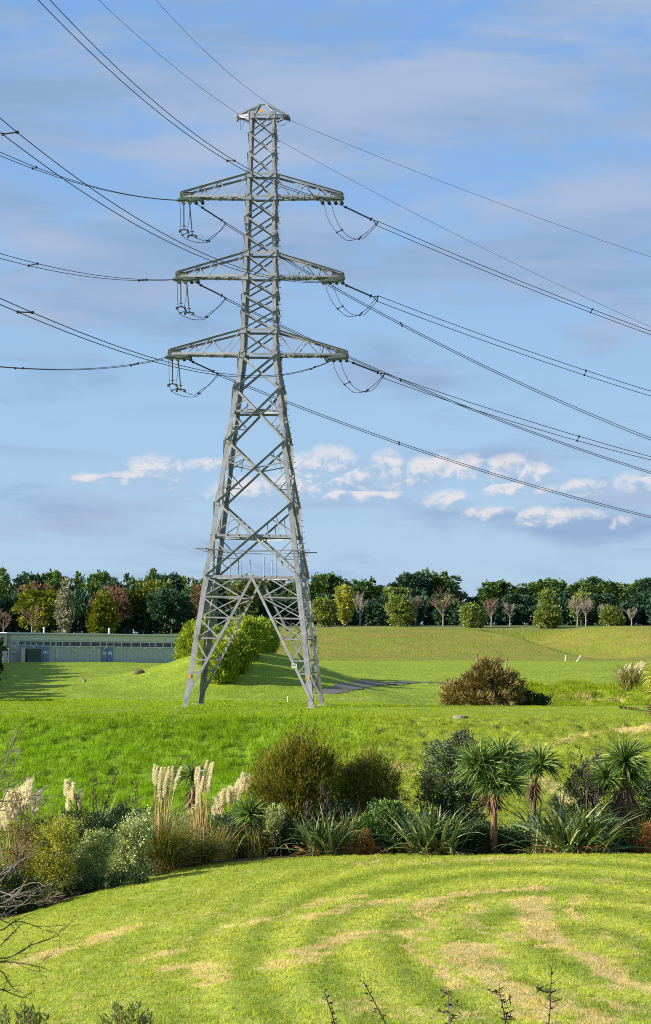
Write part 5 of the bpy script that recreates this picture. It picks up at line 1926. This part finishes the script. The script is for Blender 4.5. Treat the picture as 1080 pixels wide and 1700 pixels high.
# ------------------------------------------------------------------ long low building
def build_building():
    mwall = plain_mat('painted_sheet_wall', (0.46, 0.49, 0.415), 0.6, 0, 0.12, 1.2)
    mlight = plain_mat('pale_sheet_wall', (0.58, 0.59, 0.45), 0.6, 0, 0.12, 1.2)
    mroof = plain_mat('grey_roof_sheet', (0.60, 0.63, 0.62), 0.5, 0.0, 0.2, 1.0)
    mblue = plain_mat('blue_door', (0.16, 0.23, 0.36), 0.5, 0, 0.2, 2.0)
    mdark = plain_mat('dark_louvre', (0.04, 0.055, 0.055), 0.5)
    mcream = plain_mat('cream_block', (0.52, 0.49, 0.38), 0.8, 0, 0.2, 2.0)
    mg, g, out = new_mat('dim_glass')
    tc = g.n('ShaderNodeTexCoord')
    nz = g.noise(tc.outputs['Object'], 1.1, 3.0)
    p = g.n('ShaderNodeBsdfPrincipled')
    g.lk(g.ramp(nz, [(0.3, (0.02, 0.025, 0.03)), (0.55, (0.07, 0.075, 0.075)), (0.75, (0.22, 0.21, 0.19))]), p.inputs['Base Color'])
    p.inputs['Roughness'].default_value = 0.12
    g.lk(p.outputs[0], out.inputs[0])

    AL = radians(22)
    A = ground(13, 333)
    zb = A[2] - 0.25
    ax = np.array([[cos(AL), sin(AL), 0], [-sin(AL), cos(AL), 0], [0, 0, 1]])
    root = thing('utility_building', (A[0], A[1], zb), 'long low grey green metal building with two blue doors under a window strip', 'building', None, AL)
    # far end at px 299
    u = uv_of(299, 1080)[0]
    Lb = (u * A[1] - A[0]) / (cos(AL) - u * sin(AL))
    H = 3.85
    T = 9.0
    s = Lb / 286.0          # metres per photo pixel along the front
    wl = MB()
    ws0, ws1 = 2.30, 2.86   # window strip
    th = 0.25
    wl.box((Lb / 2, th / 2, ws0 / 2), (Lb, th, ws0))
    wl.box((Lb / 2, th / 2, (ws1 + H - 0.2) / 2), (Lb, th, H - 0.2 - ws1))
    xa, xb = 16 * s, 282 * s
    wl.box((xa / 2, th / 2, (ws0 + ws1) / 2), (xa, th, ws1 - ws0))
    wl.box(((xb + Lb) / 2, th / 2, (ws0 + ws1) / 2), (Lb - xb, th, ws1 - ws0))
    wl.box((Lb - 0.125, T / 2 + th, (H - 0.2) / 2), (0.25, T, H - 0.2))
    wl.box((0.125, T / 2 + th, (H - 0.2) / 2), (0.25, T, H - 0.2))
    wl.box((Lb / 2, T + th, (H - 0.2) / 2), (Lb, 0.2, H - 0.2))
    for i in range(46):     # standing seams of the sheeting
        x = (i + 0.5) * Lb / 46
        wl.box((x, -0.02, ws0 / 2), (0.05, 0.04, ws0 - 0.02))
    wl.obj('wall', mwall, root)
    fb = MB()
    fb.box((Lb / 2, -0.03, (ws1 + H - 0.2) / 2 + 0.04), (Lb, 0.06, H - 0.34 - ws1))
    fb.obj('fascia', mlight, root)
    rf = MB()
    rf.box((Lb / 2, T / 2 + 0.1, H - 0.10), (Lb + 0.5, T + 0.7, 0.20))
    rf.box((Lb / 2 + 0.1, -0.30, H - 0.06), (Lb + 0.9, 0.14, 0.15))
    rfo = rf.obj('roof', mroof, root)
    for x in (60 * s, 168 * s):
        vb = MB()
        vb.lathe((x, 0.6, H - 0.02), (x, 0.6, H + 0.75), [(0, 0.0), (0, 0.09), (0.55, 0.09), (0.55, 0.14), (0.7, 0.14), (0.72, 0)], 8)
        vb.obj('vent', mroof, rfo)
    sl = MB()
    sl.box(((xa + xb) / 2, -0.07, ws0 - 0.04), (xb - xa, 0.14, 0.09))
    sl.obj('sill', mroof, root)
    xs = [16, 26.5, 36, 44.5, 56, 68, 77, 88, 100, 118, 135, 150, 161, 173, 186, 202, 218, 233, 243, 256, 270, 282]
    for a, b in zip(xs[:-1], xs[1:]):
        x0, x1 = a * s, b * s
        fr = MB()
        fr.box((x0 + 0.05, 0.04, (ws0 + ws1) / 2), (0.10, 0.12, ws1 - ws0))
        fr.box(((x0 + x1) / 2 + 0.05, 0.04, ws1 - 0.03), (x1 - x0 - 0.1, 0.10, 0.06))
        w = fr.obj('window_frame', mroof, root)
        gb = MB()
        gb.box(((x0 + x1) / 2 + 0.05, 0.10, (ws0 + ws1) / 2 - 0.03), (x1 - x0 - 0.1, 0.03, ws1 - ws0 - 0.06))
        gb.obj('pane', mg, w)
    tb = MB()
    tb.box((9 * s, -0.02, 2.58), (0.62, 0.06, 0.34))
    tb.obj('tan_panel', plain_mat('tan_panel', (0.42, 0.30, 0.14), 0.7), root)
    for a, b in ((46, 67), (153, 173)):
        x0, x1 = a * s, b * s
        db = MB()
        for k in (0, 1):
            xm = x0 + (x1 - x0) * (0.25 + 0.5 * k)
            db.box((xm, -0.05, 1.08), ((x1 - x0) / 2 - 0.05, 0.08, 2.12))
        db.box(((x0 + x1) / 2, -0.035, 2.2), (x1 - x0 + 0.1, 0.06, 0.10))
        d = db.obj('door', mblue, root)
        hb = MB()
        hb.box(((x0 + x1) / 2 + 0.10, -0.12, 1.05), (0.05, 0.07, 0.22))
        hb.obj('handle', M['steel'], d)
        sg = MB()
        for k, (dx, w_, z, hh) in enumerate(((-0.42, 0.40, 1.55, 0.14), (-0.42, 0.34, 1.34, 0.12), (0.10, 0.10, 1.45, 0.42), (0.30, 0.20, 1.52, 0.30), (0.50, 0.08, 1.45, 0.40))):
            sg.box(((x0 + x1) / 2 + dx, -0.10, z), (w_, 0.015, hh))
        sg.obj('sign', M['white_sign'], d)
    for a in (17, 36, 70, 92, 111.5, 136, 156, 177, 198, 222, 246, 272):
        x = a * s if a > 17 else 0.45
        lb = MB()
        lb.tube([(x - 0.10, -0.03, 1.72), (x, -0.20, 1.86), (x + 0.16, -0.42, 2.12)], [0.04, 0.035, 0.035], 6)
        lb.lathe((x + 0.08, -0.34, 2.06), (x + 0.24, -0.55, 2.20), [(0, 0.0), (0.02, 0.06), (0.18, 0.10), (0.28, 0.11), (0.28, 0.0)], 9)
        lb.obj('wall_lamp', M['white_sign'], root)
    pb = MB()
    pb.tube([(Lb + 0.02, -0.12, H - 0.25), (Lb - 0.25, -0.12, 2.6), (Lb - 0.25, -0.12, 0.1)], 0.07, 7)
    pb.obj('downpipe', mroof, root)
    pb = MB()
    pb.tube([(0.3, -0.12, H - 0.25), (0.3, -0.12, 0.1)], 0.06, 7)
    pb.obj('downpipe', mroof, root)
    for x, z, w, h in ((109 * s, 1.75, 0.75, 0.16), (8 * s, 1.45, 0.4, 0.16), (134 * s, 1.42, 0.42, 0.15), (79 * s, 1.3, 0.16, 1.1), (89 * s, 0.85, 0.12, 0.45)):
        mb = MB()
        mb.box((x, -0.09, z), (w, 0.14, h))
        mb.box((x, -0.165, z), (w * 0.8, 0.012, h * 0.7))
        mb.obj('wall_box', mroof, root)
    # things that stand in front
    def front(x, y, z=0.0):
        return np.array([x, y, 0]) @ ax + np.array([A[0], A[1], z])

    def on(x, y):
        p_ = front(x, y)
        return np.array([p_[0], p_[1], float(zg(p_[0], p_[1]))])
    t = thing('transformer_cabinet', on(37 * s, -1.1), 'dark green louvred cabinet standing in front of the building beside the left blue door', 'cabinet', None, AL)
    mb = MB()
    mb.box((0, 0, 0.78), (1.75, 0.9, 1.62))
    mb.box((0, 0, 1.62), (1.86, 1.0, 0.07))
    mb.obj('body', plain_mat('green_cabinet', (0.055, 0.085, 0.08), 0.5), t)
    for x in (-0.55, 0.0, 0.55):
        mb = MB()
        for k in range(7):
            mb.box((x, -0.47, 0.45 + 0.15 * k), (0.42, 0.035, 0.06))
        mb.obj('louvre', mdark, t)
    t = thing('meter_cabinet', on(19.5 * s, -1.1), 'pale cream meter cabinet left of the dark louvred cabinet', 'cabinet', None, AL)
    mb = MB()
    mb.box((0, 0, 0.85), (0.52, 0.5, 1.75))
    mb.box((0, 0, 1.75), (0.6, 0.58, 0.06))
    mb.obj('body', mcream, t)
    mb = MB()
    mb.box((0.16, -0.27, 0.9), (0.03, 0.04, 0.16))
    mb.box((0, -0.255, 0.9), (0.42, 0.012, 1.4))
    mb.obj('door', mcream, t)
    # pale annex at the left edge
    B0 = on(-7.2, -1.2)
    t = thing('annex', B0, 'pale cream annex at the left edge of the photo, joined to the long building', 'building', None, AL)
    mb = MB()
    mb.box((3.4, 2.0, 1.7), (6.7, 4.0, 3.6))
    mb.obj('wall', mcream, t)
    mb = MB()
    mb.box((3.4, 2.0, 3.56), (7.0, 4.3, 0.14))
    mb.obj('roof', mroof, t)
    mb = MB()
    mb.box((5.9, -0.03, 1.15), (0.5, 0.06, 2.1))
    mb.obj('door', mdark, t)
    mb = MB()
    mb.box((6.1, -0.06, 3.0), (0.4, 0.12, 0.16))
    mb.obj('vent', mdark, t)
    t = thing('yard_gate', on(-0.5, -1.9), 'white tube yard gate at the left edge in front of the cream annex', 'gate', None, AL)
    mb = MB()
    for x in (-1.3, -0.65, 0.0):
        mb.tube([(x, 0, 0), (x, 0, 1.7)], 0.045, 6)
    for z in (0.3, 0.75, 1.2, 1.65):
        mb.tube([(-1.3, 0, z), (0.0, 0, z)], 0.035, 6)
    mb.tube([(-1.3, 0, 0.3), (-0.65, 0, 1.65)], 0.03, 5)
    mb.tube([(0.0, 0, 0.3), (-0.65, 0, 1.65)], 0.03, 5)
    mb.obj('frame', M['white_sign'], t)


build_building()


# ------------------------------------------------------------------ the far wood, tree by tree
def far_tree(kind, px, D, wpx, hpx, label, cat, group, mat, seed, shape='round', n_cl=150, per=20, L=0.55, W=0.36, base=0.0, trunk=True):
    g0 = ground(px, D)
    s = D / F
    w, h = wpx * s, hpx * s
    r = np.random.default_rng(seed)
    root = thing(kind, g0, label, cat, group)
    if shape == 'round':
        lo = [[0, 0, h * 0.55, w * 0.42, w * 0.40, h * 0.36]]
        for k in range(6):
            a = r.uniform(0, 2 * pi)
            lo.append([cos(a) * w * 0.27, sin(a) * w * 0.25, h * r.uniform(0.45, 0.80), w * 0.24, w * 0.24, h * 0.19])
    elif shape == 'cone':
        lo = [[0, 0, h * 0.34, w * 0.5, w * 0.46, h * 0.30], [0, 0, h * 0.58, w * 0.40, w * 0.38, h * 0.28], [w * 0.03, 0, h * 0.80, w * 0.24, w * 0.22, h * 0.20]]
    elif shape == 'pine':
        lo = []
        for k in range(8):
            z = 0.22 + 0.095 * k
            q = 0.5 * (1.05 - z) + 0.06
            a = r.uniform(0, 2 * pi)
            lo.append([cos(a) * w * 0.12, sin(a) * w * 0.1, h * z, w * q * r.uniform(0.75, 1.1), w * q, h * 0.075])
    elif shape == 'column':
        lo = [[0, 0, h * z, w * q, w * q, h * 0.17] for z, q in ((0.22, 0.30), (0.40, 0.44), (0.58, 0.50), (0.74, 0.44), (0.88, 0.26))]
    elif shape == 'bush':
        lo = [[0, 0, h * 0.45, w * 0.45, w * 0.42, h * 0.42], [-w * 0.16, 0, h * 0.62, w * 0.26, w * 0.26, h * 0.30], [w * 0.2, 0, h * 0.36, w * 0.28, w * 0.26, h * 0.34]]
    elif shape == 'vase':
        lo = [[0, 0, h * 0.50, w * 0.36, w * 0.34, h * 0.28], [-w * 0.05, 0, h * 0.72, w * 0.38, w * 0.34, h * 0.26], [0, 0, h * 0.28, w * 0.22, w * 0.2, h * 0.18]]
    o, C = crown('crown', LM[mat], lo, n_cl, per, 0.5 * s * 9.5, L, W, seed, 0.6, 0.3, 0.8, 0.6, 0.8, root)
    limbs('trunk', M['bark'] if shape != 'column' else M['bark_grey'], (0, 0, -0.2), (0, 0, h * 0.6), 0.10 + 0.014 * h, C, 6, seed + 1, root)
    return root


def far_bare(px, D, wpx, hpx, label, group, mat, seed, twig=0.020, n0=7, up=0.35):
    g0 = ground(px, D)
    s = D / F
    h, w = hpx * s, wpx * s
    r = np.random.default_rng(seed)
    root = thing('bare_tree', g0, label, 'tree', group)
    mb = MB()
    mb.tube([(0, 0, -0.2), (0.03, 0, h * 0.22), (0, 0, h * 0.45)], [0.16, 0.12, 0.09], 6)
    mb.obj('trunk', M['bark_grey'], root)
    mb = MB()
    for k in range(n0):
        a = 2 * pi * k / n0 + r.uniform(-0.4, 0.4)
        z = h * r.uniform(0.22, 0.45)
        e = r.uniform(0.75, 1.25)
        d = np.array([cos(a) * cos(e), sin(a) * cos(e), sin(e)])
        d[0] *= w / h * 1.6
        bare_limbs(mb, np.array([0, 0, z]), unit(d), h * 0.26, 0.055, 3, r, 0.42, up, twig, (2, 3), 0.68)
    mb.obj('branches', M[mat], root)
    return root


def build_wood():
    r = np.random.default_rng(77)
    # one of each back-row kind, then copies with their own size and turn
    protos = []
    for i, (shape, mat) in enumerate((('round', 'ever'), ('round', 'ever_b'), ('pine', 'ever'), ('round', 'ever'), ('pine', 'ever_b'), ('round', 'olive'))):
        p = far_tree('evergreen_tree', -60 + 25 * i, 545, 74, 96, 'x', 'tree', None, mat, 700 + i, shape, 260, 20, 0.62, 0.42)
        protos.append((p, [c for c in p.children], shape))
    used = [False] * len(protos)
    G1 = ('dark evergreen in the back row of the wood above the long building', 'dark evergreens above the building')
    G2 = ('dark evergreen in the back row of the wood behind the pylon', 'dark evergreens behind the pylon')
    G3 = ('dark evergreen in the back row of the wood along the far hill', 'dark evergreens along the hill')
    # (px, depth, top row, width px, kind)
    row = [(-95, 520, 955, 80, 0), (-50, 535, 950, 70, 1), (-12, 520, 952, 72, 0), (8, 540, 944, 50, 2), (38, 525, 950, 70, 1), (70, 545, 944, 56, 3), (100, 530, 944, 62, 0), (128, 545, 950, 44, 2),
           (150, 530, 946, 60, 3), (172, 548, 942, 50, 0), (196, 525, 962, 56, 1), (215, 535, 952, 40, 4), (232, 528, 953, 56, 0), (258, 540, 945, 50, 2), (282, 528, 952, 58, 1), (306, 540, 950, 50, 3),
           (330, 525, 956, 60, 0), (356, 540, 956, 54, 1), (382, 525, 960, 60, 3), (410, 538, 953, 54, 0), (436, 525, 960, 62, 1), (462, 540, 956, 56, 4), (490, 525, 958, 64, 0),
           (520, 540, 953, 60, 1), (546, 526, 950, 66, 3), (578, 540, 960, 54, 0), (606, 525, 956, 74, 0), (636, 538, 974, 54, 3), (676, 522, 950, 84, 1), (706, 530, 941, 110, 0), (736, 524, 956, 66, 3),
           (764, 540, 984, 40, 4), (792, 530, 990, 46, 1), (824, 522, 962, 74, 3), (862, 535, 976, 56, 1), (893, 522, 957, 78, 0), (930, 535, 958, 62, 3), (962, 525, 960, 62, 0), (996, 538, 958, 60, 1),
           (1028, 524, 962, 64, 3), (1060, 535, 958, 64, 0), (1092, 525, 960, 70, 1), (1130, 535, 955, 80, 0), (1170, 525, 958, 80, 3),
           (22, 500, 978, 70, 1), (120, 500, 985, 62, 1), (205, 498, 990, 56, 4), (285, 492, 985, 70, 1), (318, 496, 975, 62, 1), (262, 500, 992, 56, 1), (350, 492, 985, 60, 1), (400, 498, 985, 64, 1), (450, 496, 985, 60, 1), (500, 498, 985, 56, 4),
           (556, 508, 985, 60, 1), (630, 508, 988, 60, 1), (720, 506, 985, 66, 1), (760, 510, 1002, 50, 1), (840, 508, 985, 60, 1), (940, 508, 980, 60, 1), (1000, 508, 985, 60, 1), (1060, 508, 982, 60, 1), (590, 510, 985, 56, 4), (680, 512, 980, 56, 1), (880, 512, 985, 56, 4)]
    for (px, D, top, w, k) in row:
        g0 = ground(px, D)
        h = at(px, top, D)[2] - g0[2]
        p, kids, shape = protos[k]
        h0, w0 = 96 * 545 / F, 74 * 545 / F
        sc = (w * D / F / w0 * 1.06, w * D / F / w0 * 1.06, h / h0)
        lab, grp = G1 if px < 330 else (G2 if px < 530 else G3)
        rz = r.uniform(0, 2 * pi)
        if not used[k]:
            used[k] = True
            p.location = tuple(float(v) for v in g0)
            p.scale = sc
            p.rotation_euler = (0, 0, rz)
            p['label'], p['group'] = lab, grp
        else:
            copy_tree(p, kids, g0, sc, rz, lab, grp)
    if not used[5]:
        p, kids, _ = protos[5]
        g0 = ground(660, 512)
        p.location = tuple(float(v) for v in g0)
        p.scale = (0.7, 0.7, 0.62)
        p['label'] = 'small olive evergreen filling a gap behind the middle bushes'
    # undergrowth in the shade at the foot of the wood
    gu = 'undergrowth bushes at the foot of the wood'
    proto = None
    for i, px in enumerate(list(range(-60, 350, 34)) + list(range(350, 1120, 30))):
        D = 488 + r.uniform(-4, 10)
        g0 = ground(px, D)
        if proto is None:
            proto = far_tree('undergrowth_bush', px, D, 46, 34, 'low dark undergrowth bush at the shaded foot of the far wood', 'shrub', gu, 'ever_b', 790, 'bush', 110, 18, 0.55, 0.36)
            kids = list(proto.children)
        else:
            k = r.uniform(0.75, 1.25)
            copy_tree(proto, kids, g0, (k, k, k * r.uniform(0.7, 1.2) * (1.7 if px < 350 else 1.1)), r.uniform(0, 6.28))
    # front row, each its own kind
    FT = far_tree
    FT('broad_tree', 58, 480, 82, 92, 'broad tree with yellow green top above the left part of the building', 'tree', None, 'gold', 801, 'round', 200, 22)
    FT('autumn_tree', 62, 500, 84, 98, 'round rusty brown crown rising behind the yellow green tree on the left', 'tree', None, 'rust', 802, 'round', 200, 22)
    FT('poplar', 105, 470, 26, 92, 'slender silvery poplar standing behind the building', 'tree', None, 'silver', 803, 'column', 130, 20, 0.42, 0.28)
    FT('autumn_tree', 180, 482, 70, 92, 'round rusty tree right of the silvery poplar', 'tree', None, 'rust', 804, 'round', 190, 20, 0.45, 0.2)
    FT('conifer', 168, 470, 46, 76, 'bright yellow green cone shaped conifer in front of the rusty tree', 'conifer', None, 'gold', 805, 'cone', 200, 22)
    FT('broad_tree', 232, 486, 60, 92, 'tall yellow green tree right of the bright cone shaped conifer', 'tree', None, 'gold', 806, 'round', 190, 22)
    FT('broad_tree', 285, 480, 84, 72, 'wide dark blue green tree above the right end of the building', 'tree', None, 'ever_b', 807, 'round', 240, 22)
    FT('broad_tree', 268, 496, 40, 90, 'olive topped tree behind the wide dark tree', 'tree', None, 'olive', 817, 'round', 150, 20)
    FT('autumn_tree', 334, 486, 38, 80, 'small rusty tree seen through the left side of the pylon', 'tree', None, 'rust', 808, 'vase', 120, 20, 0.4, 0.2)
    FT('broad_tree', 345, 492, 60, 88, 'green tree seen through the left leg of the pylon', 'tree', None, 'ever', 818, 'round', 190, 20)
    FT('broad_tree', 408, 488, 60, 90, 'olive tree seen through the middle of the pylon', 'tree', None, 'olive', 809, 'round', 190, 20)
    gb = 'rounded bushes along the hill crest'
    for i, (px, D, w, h, mat, sh, lab) in enumerate((
            (537, 462, 40, 52, 'olive', 'bush', 'olive bush on the hill crest just right of the pylon'),
            (572, 466, 32, 68, 'yell', 'vase', 'tall upright reddish olive shrub on the hill crest'),
            (663, 462, 48, 56, 'olive', 'bush', 'large olive green bush on the hill crest below the biggest round tree'),
            (784, 456, 42, 42, 'olive', 'bush', 'rounded green bush on the hill crest that throws the long shadow'),
            (907, 456, 46, 40, 'olive', 'bush', 'rounded bush on the hill crest under the right hand trees'),
            (910, 480, 36, 58, 'olive', 'vase', 'taller olive shrub standing behind the rounded right hand bush'),
            (1015, 458, 38, 34, 'olive', 'bush', 'low yellow olive bush on the hill crest near the right edge'),
            (965, 484, 40, 56, 'olive', 'round', 'olive tree behind the pale bare tree on the right'),
            (747, 490, 36, 48, 'olive', 'bush', 'dull green bush in the shade left of the long shadow bush'))):
        FT('crest_bush', px, D, w, h, lab, 'shrub', gb, mat, 830 + i, sh, 170, 22, 0.42, 0.26)
    gt = 'leafless trees along the wood'
    for i, (px, D, w, h, mat, lab) in enumerate((
            (52, 470, 46, 58, 'twig_red', 'leafless brown tree behind the left part of the building'),
            (597, 464, 26, 56, 'bark_grey', 'leafless pale tree beside the tall reddish shrub on the crest'),
            (689, 464, 22, 52, 'twig_red', 'leafless pinkish sapling just right of the large olive bush'),
            (735, 478, 46, 64, 'twig_red', 'leafless reddish tree in front of the biggest round tree'),
            (815, 462, 36, 52, 'twig_red', 'leafless reddish brown tree right of the long shadow bush'),
            (846, 464, 24, 42, 'bark_grey', 'small leafless grey tree between the two rounded bushes'),
            (958, 462, 34, 52, 'bark_grey', 'leafless pale tree right of the rounded right hand bush'),
            (972, 464, 26, 50, 'bark_grey', 'second leafless pale tree touching the olive tree on the right'),
            (1003, 468, 26, 42, 'bark_grey', 'leafless pale sapling left of the low yellow olive bush'),
            (1048, 462, 24, 34, 'bark_grey', 'small leafless tree nearest the right edge on the crest'),
            (5, 474, 40, 60, 'twig_red', 'leafless brown tree at the left edge of the wood'))):
        far_bare(px, D, w, h, lab, gt, mat, 860 + i)
    # a belt of trees just outside the left edge, whose shadow falls across the grass below the building
    gl = 'belt of trees at the left edge'
    proto = FT('shade_tree', -60, 258, 120, 80, 'dark leafy tree in the belt just outside the left edge of the photo', 'tree', gl, 'dark', 890, 'bush', 330, 22, 0.42, 0.28)
    kids = list(proto.children)
    h0 = 80 * 258 / F
    for D in np.arange(200, 330, 7.0):
        h = np.interp(D, [200, 230, 280, 330], [2.6, 3.6, 4.6, 3.9]) * r.uniform(0.8, 1.2)
        px = np.interp(D, [200, 260, 330], [-62, -58, -50]) + r.uniform(-8, 8)
        k = h / h0
        copy_tree(proto, kids, ground(px, D), (k * 0.9, k * 1.5, k), r.uniform(-0.4, 0.4))


build_wood()


# ------------------------------------------------------------------ foreground twigs and sprigs
def build_foreground():
    def twig_tree(name, label, D, mains, mat, seed, base_px, rad, side=0.34):
        g0 = ground(base_px, D)
        root = thing(name, g0, label, 'shrub', 'leafless shrubs in the near left corner')
        r = np.random.default_rng(seed)
        mb = MB()
        for pl in mains:
            P = np.array([at(a, b, D + r.uniform(-0.15, 0.15)) for a, b in pl]) - g0
            t = np.linspace(0, 1, len(P))
            ts = np.linspace(0, 1, len(P) * 5)
            Q = np.stack([_pchip(t, P[:, k], ts) for k in range(3)], 1)
            Q += r.normal(size=Q.shape) * rad * 0.4
            L = np.linalg.norm(P[-1] - P[0])
            mb.tube(Q, np.linspace(rad, rad * 0.3, len(Q)), 5, cap=False)
            for k in range(int(3 + L / 0.2)):
                q = r.uniform(0.2, 0.95)
                i = int(q * (len(Q) - 2))
                d = unit(Q[i + 1] - Q[i])
                nd = unit(d + np.array([r.normal() * side, r.normal() * 0.2, r.normal() * side * 1.3 + 0.1]))
                bare_limbs(mb, Q[i], nd, L * 0.22 * r.uniform(0.5, 1.2), rad * 0.55 * (1.1 - q * 0.6), 2 if r.random() < 0.5 else 1, r, 0.38, 0.1, rad * 0.2, (1, 2), 0.6)
        mb.obj('branches', M[mat], root)
        mb = MB()
        hub = np.array([at(a, b, D) for a, b in (pl[0] for pl in mains)]).mean(0) - g0
        mb.tube([(0, 0, -0.1), hub * 0.5 + np.array([-0.05, 0, 0]), hub], [rad * 3.4, rad * 2.6, rad * 1.8], 7)
        for pl in mains:
            mb.tube([hub * 0.75, (hub * 0.75 + at(*pl[0], D) - g0) / 2, at(*pl[0], D) - g0], [rad * 1.8, rad * 1.4, rad], 5)
        mb.obj('trunk', M[mat], root)

    twig_tree('leafless_shrub', 'leafless grey shrub reaching in from the left edge in front of the cream plumes', 24.0,
              [[(-40, 1350), (-10, 1300), (15, 1245), (24, 1212)], [(-40, 1320), (0, 1262), (28, 1238)], [(-40, 1345), (0, 1312), (40, 1296), (74, 1278)],
               [(-40, 1330), (20, 1330), (60, 1320), (110, 1350)], [(-40, 1460), (0, 1452), (40, 1425), (66, 1412)], [(-40, 1360), (0, 1340), (20, 1280), (34, 1265)],
               [(-40, 1345), (0, 1345), (30, 1350), (58, 1365)]], 'twig_pale', 901, -70, 0.0072)
    twig_tree('leafless_shrub', 'leafless pale shrub reaching in from the left edge above the lawn corner', 22.0,
              [[(-40, 1500), (0, 1490), (40, 1470), (62, 1465), (74, 1472)], [(-40, 1505), (10, 1505), (60, 1500), (85, 1494)], [(-40, 1480), (0, 1462), (22, 1438), (36, 1420)],
               [(-40, 1515), (0, 1520), (30, 1505), (50, 1490)], [(-40, 1470), (0, 1480), (30, 1490), (56, 1478)], [(-40, 1520), (10, 1530), (24, 1540)], [(-40, 1490), (0, 1500), (50, 1480), (108, 1482)]], 'twig_pale', 902, -80, 0.0070)
    twig_tree('leafless_shrub', 'leafless dark shrub reaching in from the left edge over the near lawn', 18.0,
              [[(-40, 1598), (0, 1596), (40, 1600), (85, 1612)], [(-40, 1600), (10, 1590), (50, 1570), (90, 1555), (106, 1542)], [(-40, 1560), (0, 1545), (30, 1530), (66, 1538), (110, 1535)],
               [(-40, 1610), (0, 1612), (20, 1640), (45, 1652)], [(-40, 1590), (0, 1570), (20, 1550), (40, 1530)], [(-40, 1640), (0, 1642), (36, 1655), (50, 1648)]], 'twig_dark', 903, -90, 0.0058)

    # dark sprigs along the bottom edge
    sp = [(562, 1740, 538, 1646, 'leftmost dark seed sprig at the bottom edge, leaning left'),
          (655, 1740, 602, 1628, 'dark seed sprig at the bottom edge with a long bare leaning stem'),
          (740, 1745, 743, 1640, 'thin pale leafy sprig in the middle of the sprigs at the bottom edge'),
          (842, 1745, 828, 1642, 'dark branching sprig at the bottom edge, second from the right'),
          (905, 1745, 915, 1606, 'tallest dark leafy sprig at the bottom edge, on the right')]
    for i, (bx, by, tx, ty, lab) in enumerate(sp):
        D = 12.0 + 0.3 * i
        g0 = ground(bx, D)
        r = np.random.default_rng(940 + i)
        root = thing('sprig', g0, lab, 'plant', 'dark sprigs along the bottom edge')
        P = np.array([[0, 0, -0.02], at(bx, by, D) - g0, (at(bx, by, D) * 0.5 + at(tx, ty, D) * 0.5) + np.array([0.008, 0, 0]) - g0, at(tx, ty, D) - g0])
        t = np.array([0, 0.55, 0.8, 1.0])
        ts = np.linspace(0, 1, 26)
        Q = np.stack([_pchip(t, P[:, k], ts) for k in range(3)], 1)
        mb = MB()
        mb.tube(Q, np.linspace(0.006, 0.0022, 26), 5, 0.3)
        lv, ld, lr = [], [], []
        nb = 9 if i in (3, 4) else 4
        tw_ = []
        if i in (2, 3, 4):
            for k in range(nb):
                q = r.integers(13, 25)
                d = unit(Q[q] - Q[q - 1] + np.array([r.choice([-1, 1]) * r.uniform(0.4, 0.9), r.normal() * 0.3, 0.2]))
                e = Q[q] + d * r.uniform(0.03, 0.075)
                mb.tube([Q[q], (Q[q] + e) / 2 + np.array([0, 0, -0.004]), e], [0.0024, 0.002, 0.0015], 4, 0.3)
                tw_.append((Q[q], e))
        mb.obj('stem', M['twig_dark'] if i != 2 else M['twig_pale'], root)
        for q in range(12, 26):
            for _ in range(3 if i in (0, 3, 4) else 2):
                lv.append(Q[q])
                ld.append(unit(np.array([r.normal(), r.normal() * 0.6, r.normal() * 0.6 + 0.35])))
        for a, b in tw_:
            for _ in range(7):
                lv.append(a + (b - a) * r.uniform(0.2, 1))
                ld.append(unit(np.array([r.normal(), r.normal() * 0.6, r.normal() * 0.6 + 0.3])))
        n = len(lv)
        me = leaves_mesh('leaves', np.array(lv), np.array(ld), 0.030 * r.uniform(0.6, 1.3, n), 0.0085, r.random(n), LM['pod'], r)
        link('leaves', me, root)
    # two small leafy shrub tops
    for i, (px, py, w, h, D, lab) in enumerate(((28, 1715, 52, 48, 15.0, 'leafy olive shrub top in the lower left corner'),
                                                (210, 1712, 42, 50, 15.5, 'leafy olive shrub top at the bottom edge right of the corner one'))):
        g0 = ground(px, D)
        r = np.random.default_rng(960 + i)
        root = thing('leafy_shrub', g0, lab, 'shrub', 'shrub tops along the bottom edge')
        mb = MB()
        P, dd = [], []
        for k in range(46):
            a = px + w * r.uniform(-1, 1)
            tp = at(a, py - h * r.uniform(0.4, 1.0) * (1 - 0.45 * ((a - px) / w) ** 2), D + r.uniform(-0.25, 0.25)) - g0
            b = np.array([tp[0] * 0.25, tp[1] * 0.3, 0.0])
            m_ = b * 0.4 + tp * 0.6 + np.array([tp[0] * 0.05, 0, 0])
            mb.tube([b, m_, tp], [0.006, 0.004, 0.0016], 4)
            d0 = unit(tp - m_)
            for q in range(16):
                u_ = r.uniform(0.45, 1.0)
                P.append(m_ + (tp - m_) * u_)
                dd.append(unit(d0 + rand_dirs(r, 1)[0] * 0.75))
        mb.obj('stems', M['bark'], root)
        n = len(P)
        me = leaves_mesh('foliage', np.array(P), np.array(dd), 0.040 * r.uniform(0.7, 1.2, n), 0.012, r.random(n), LM['olive'], r)
        link('foliage', me, root)


build_foreground()
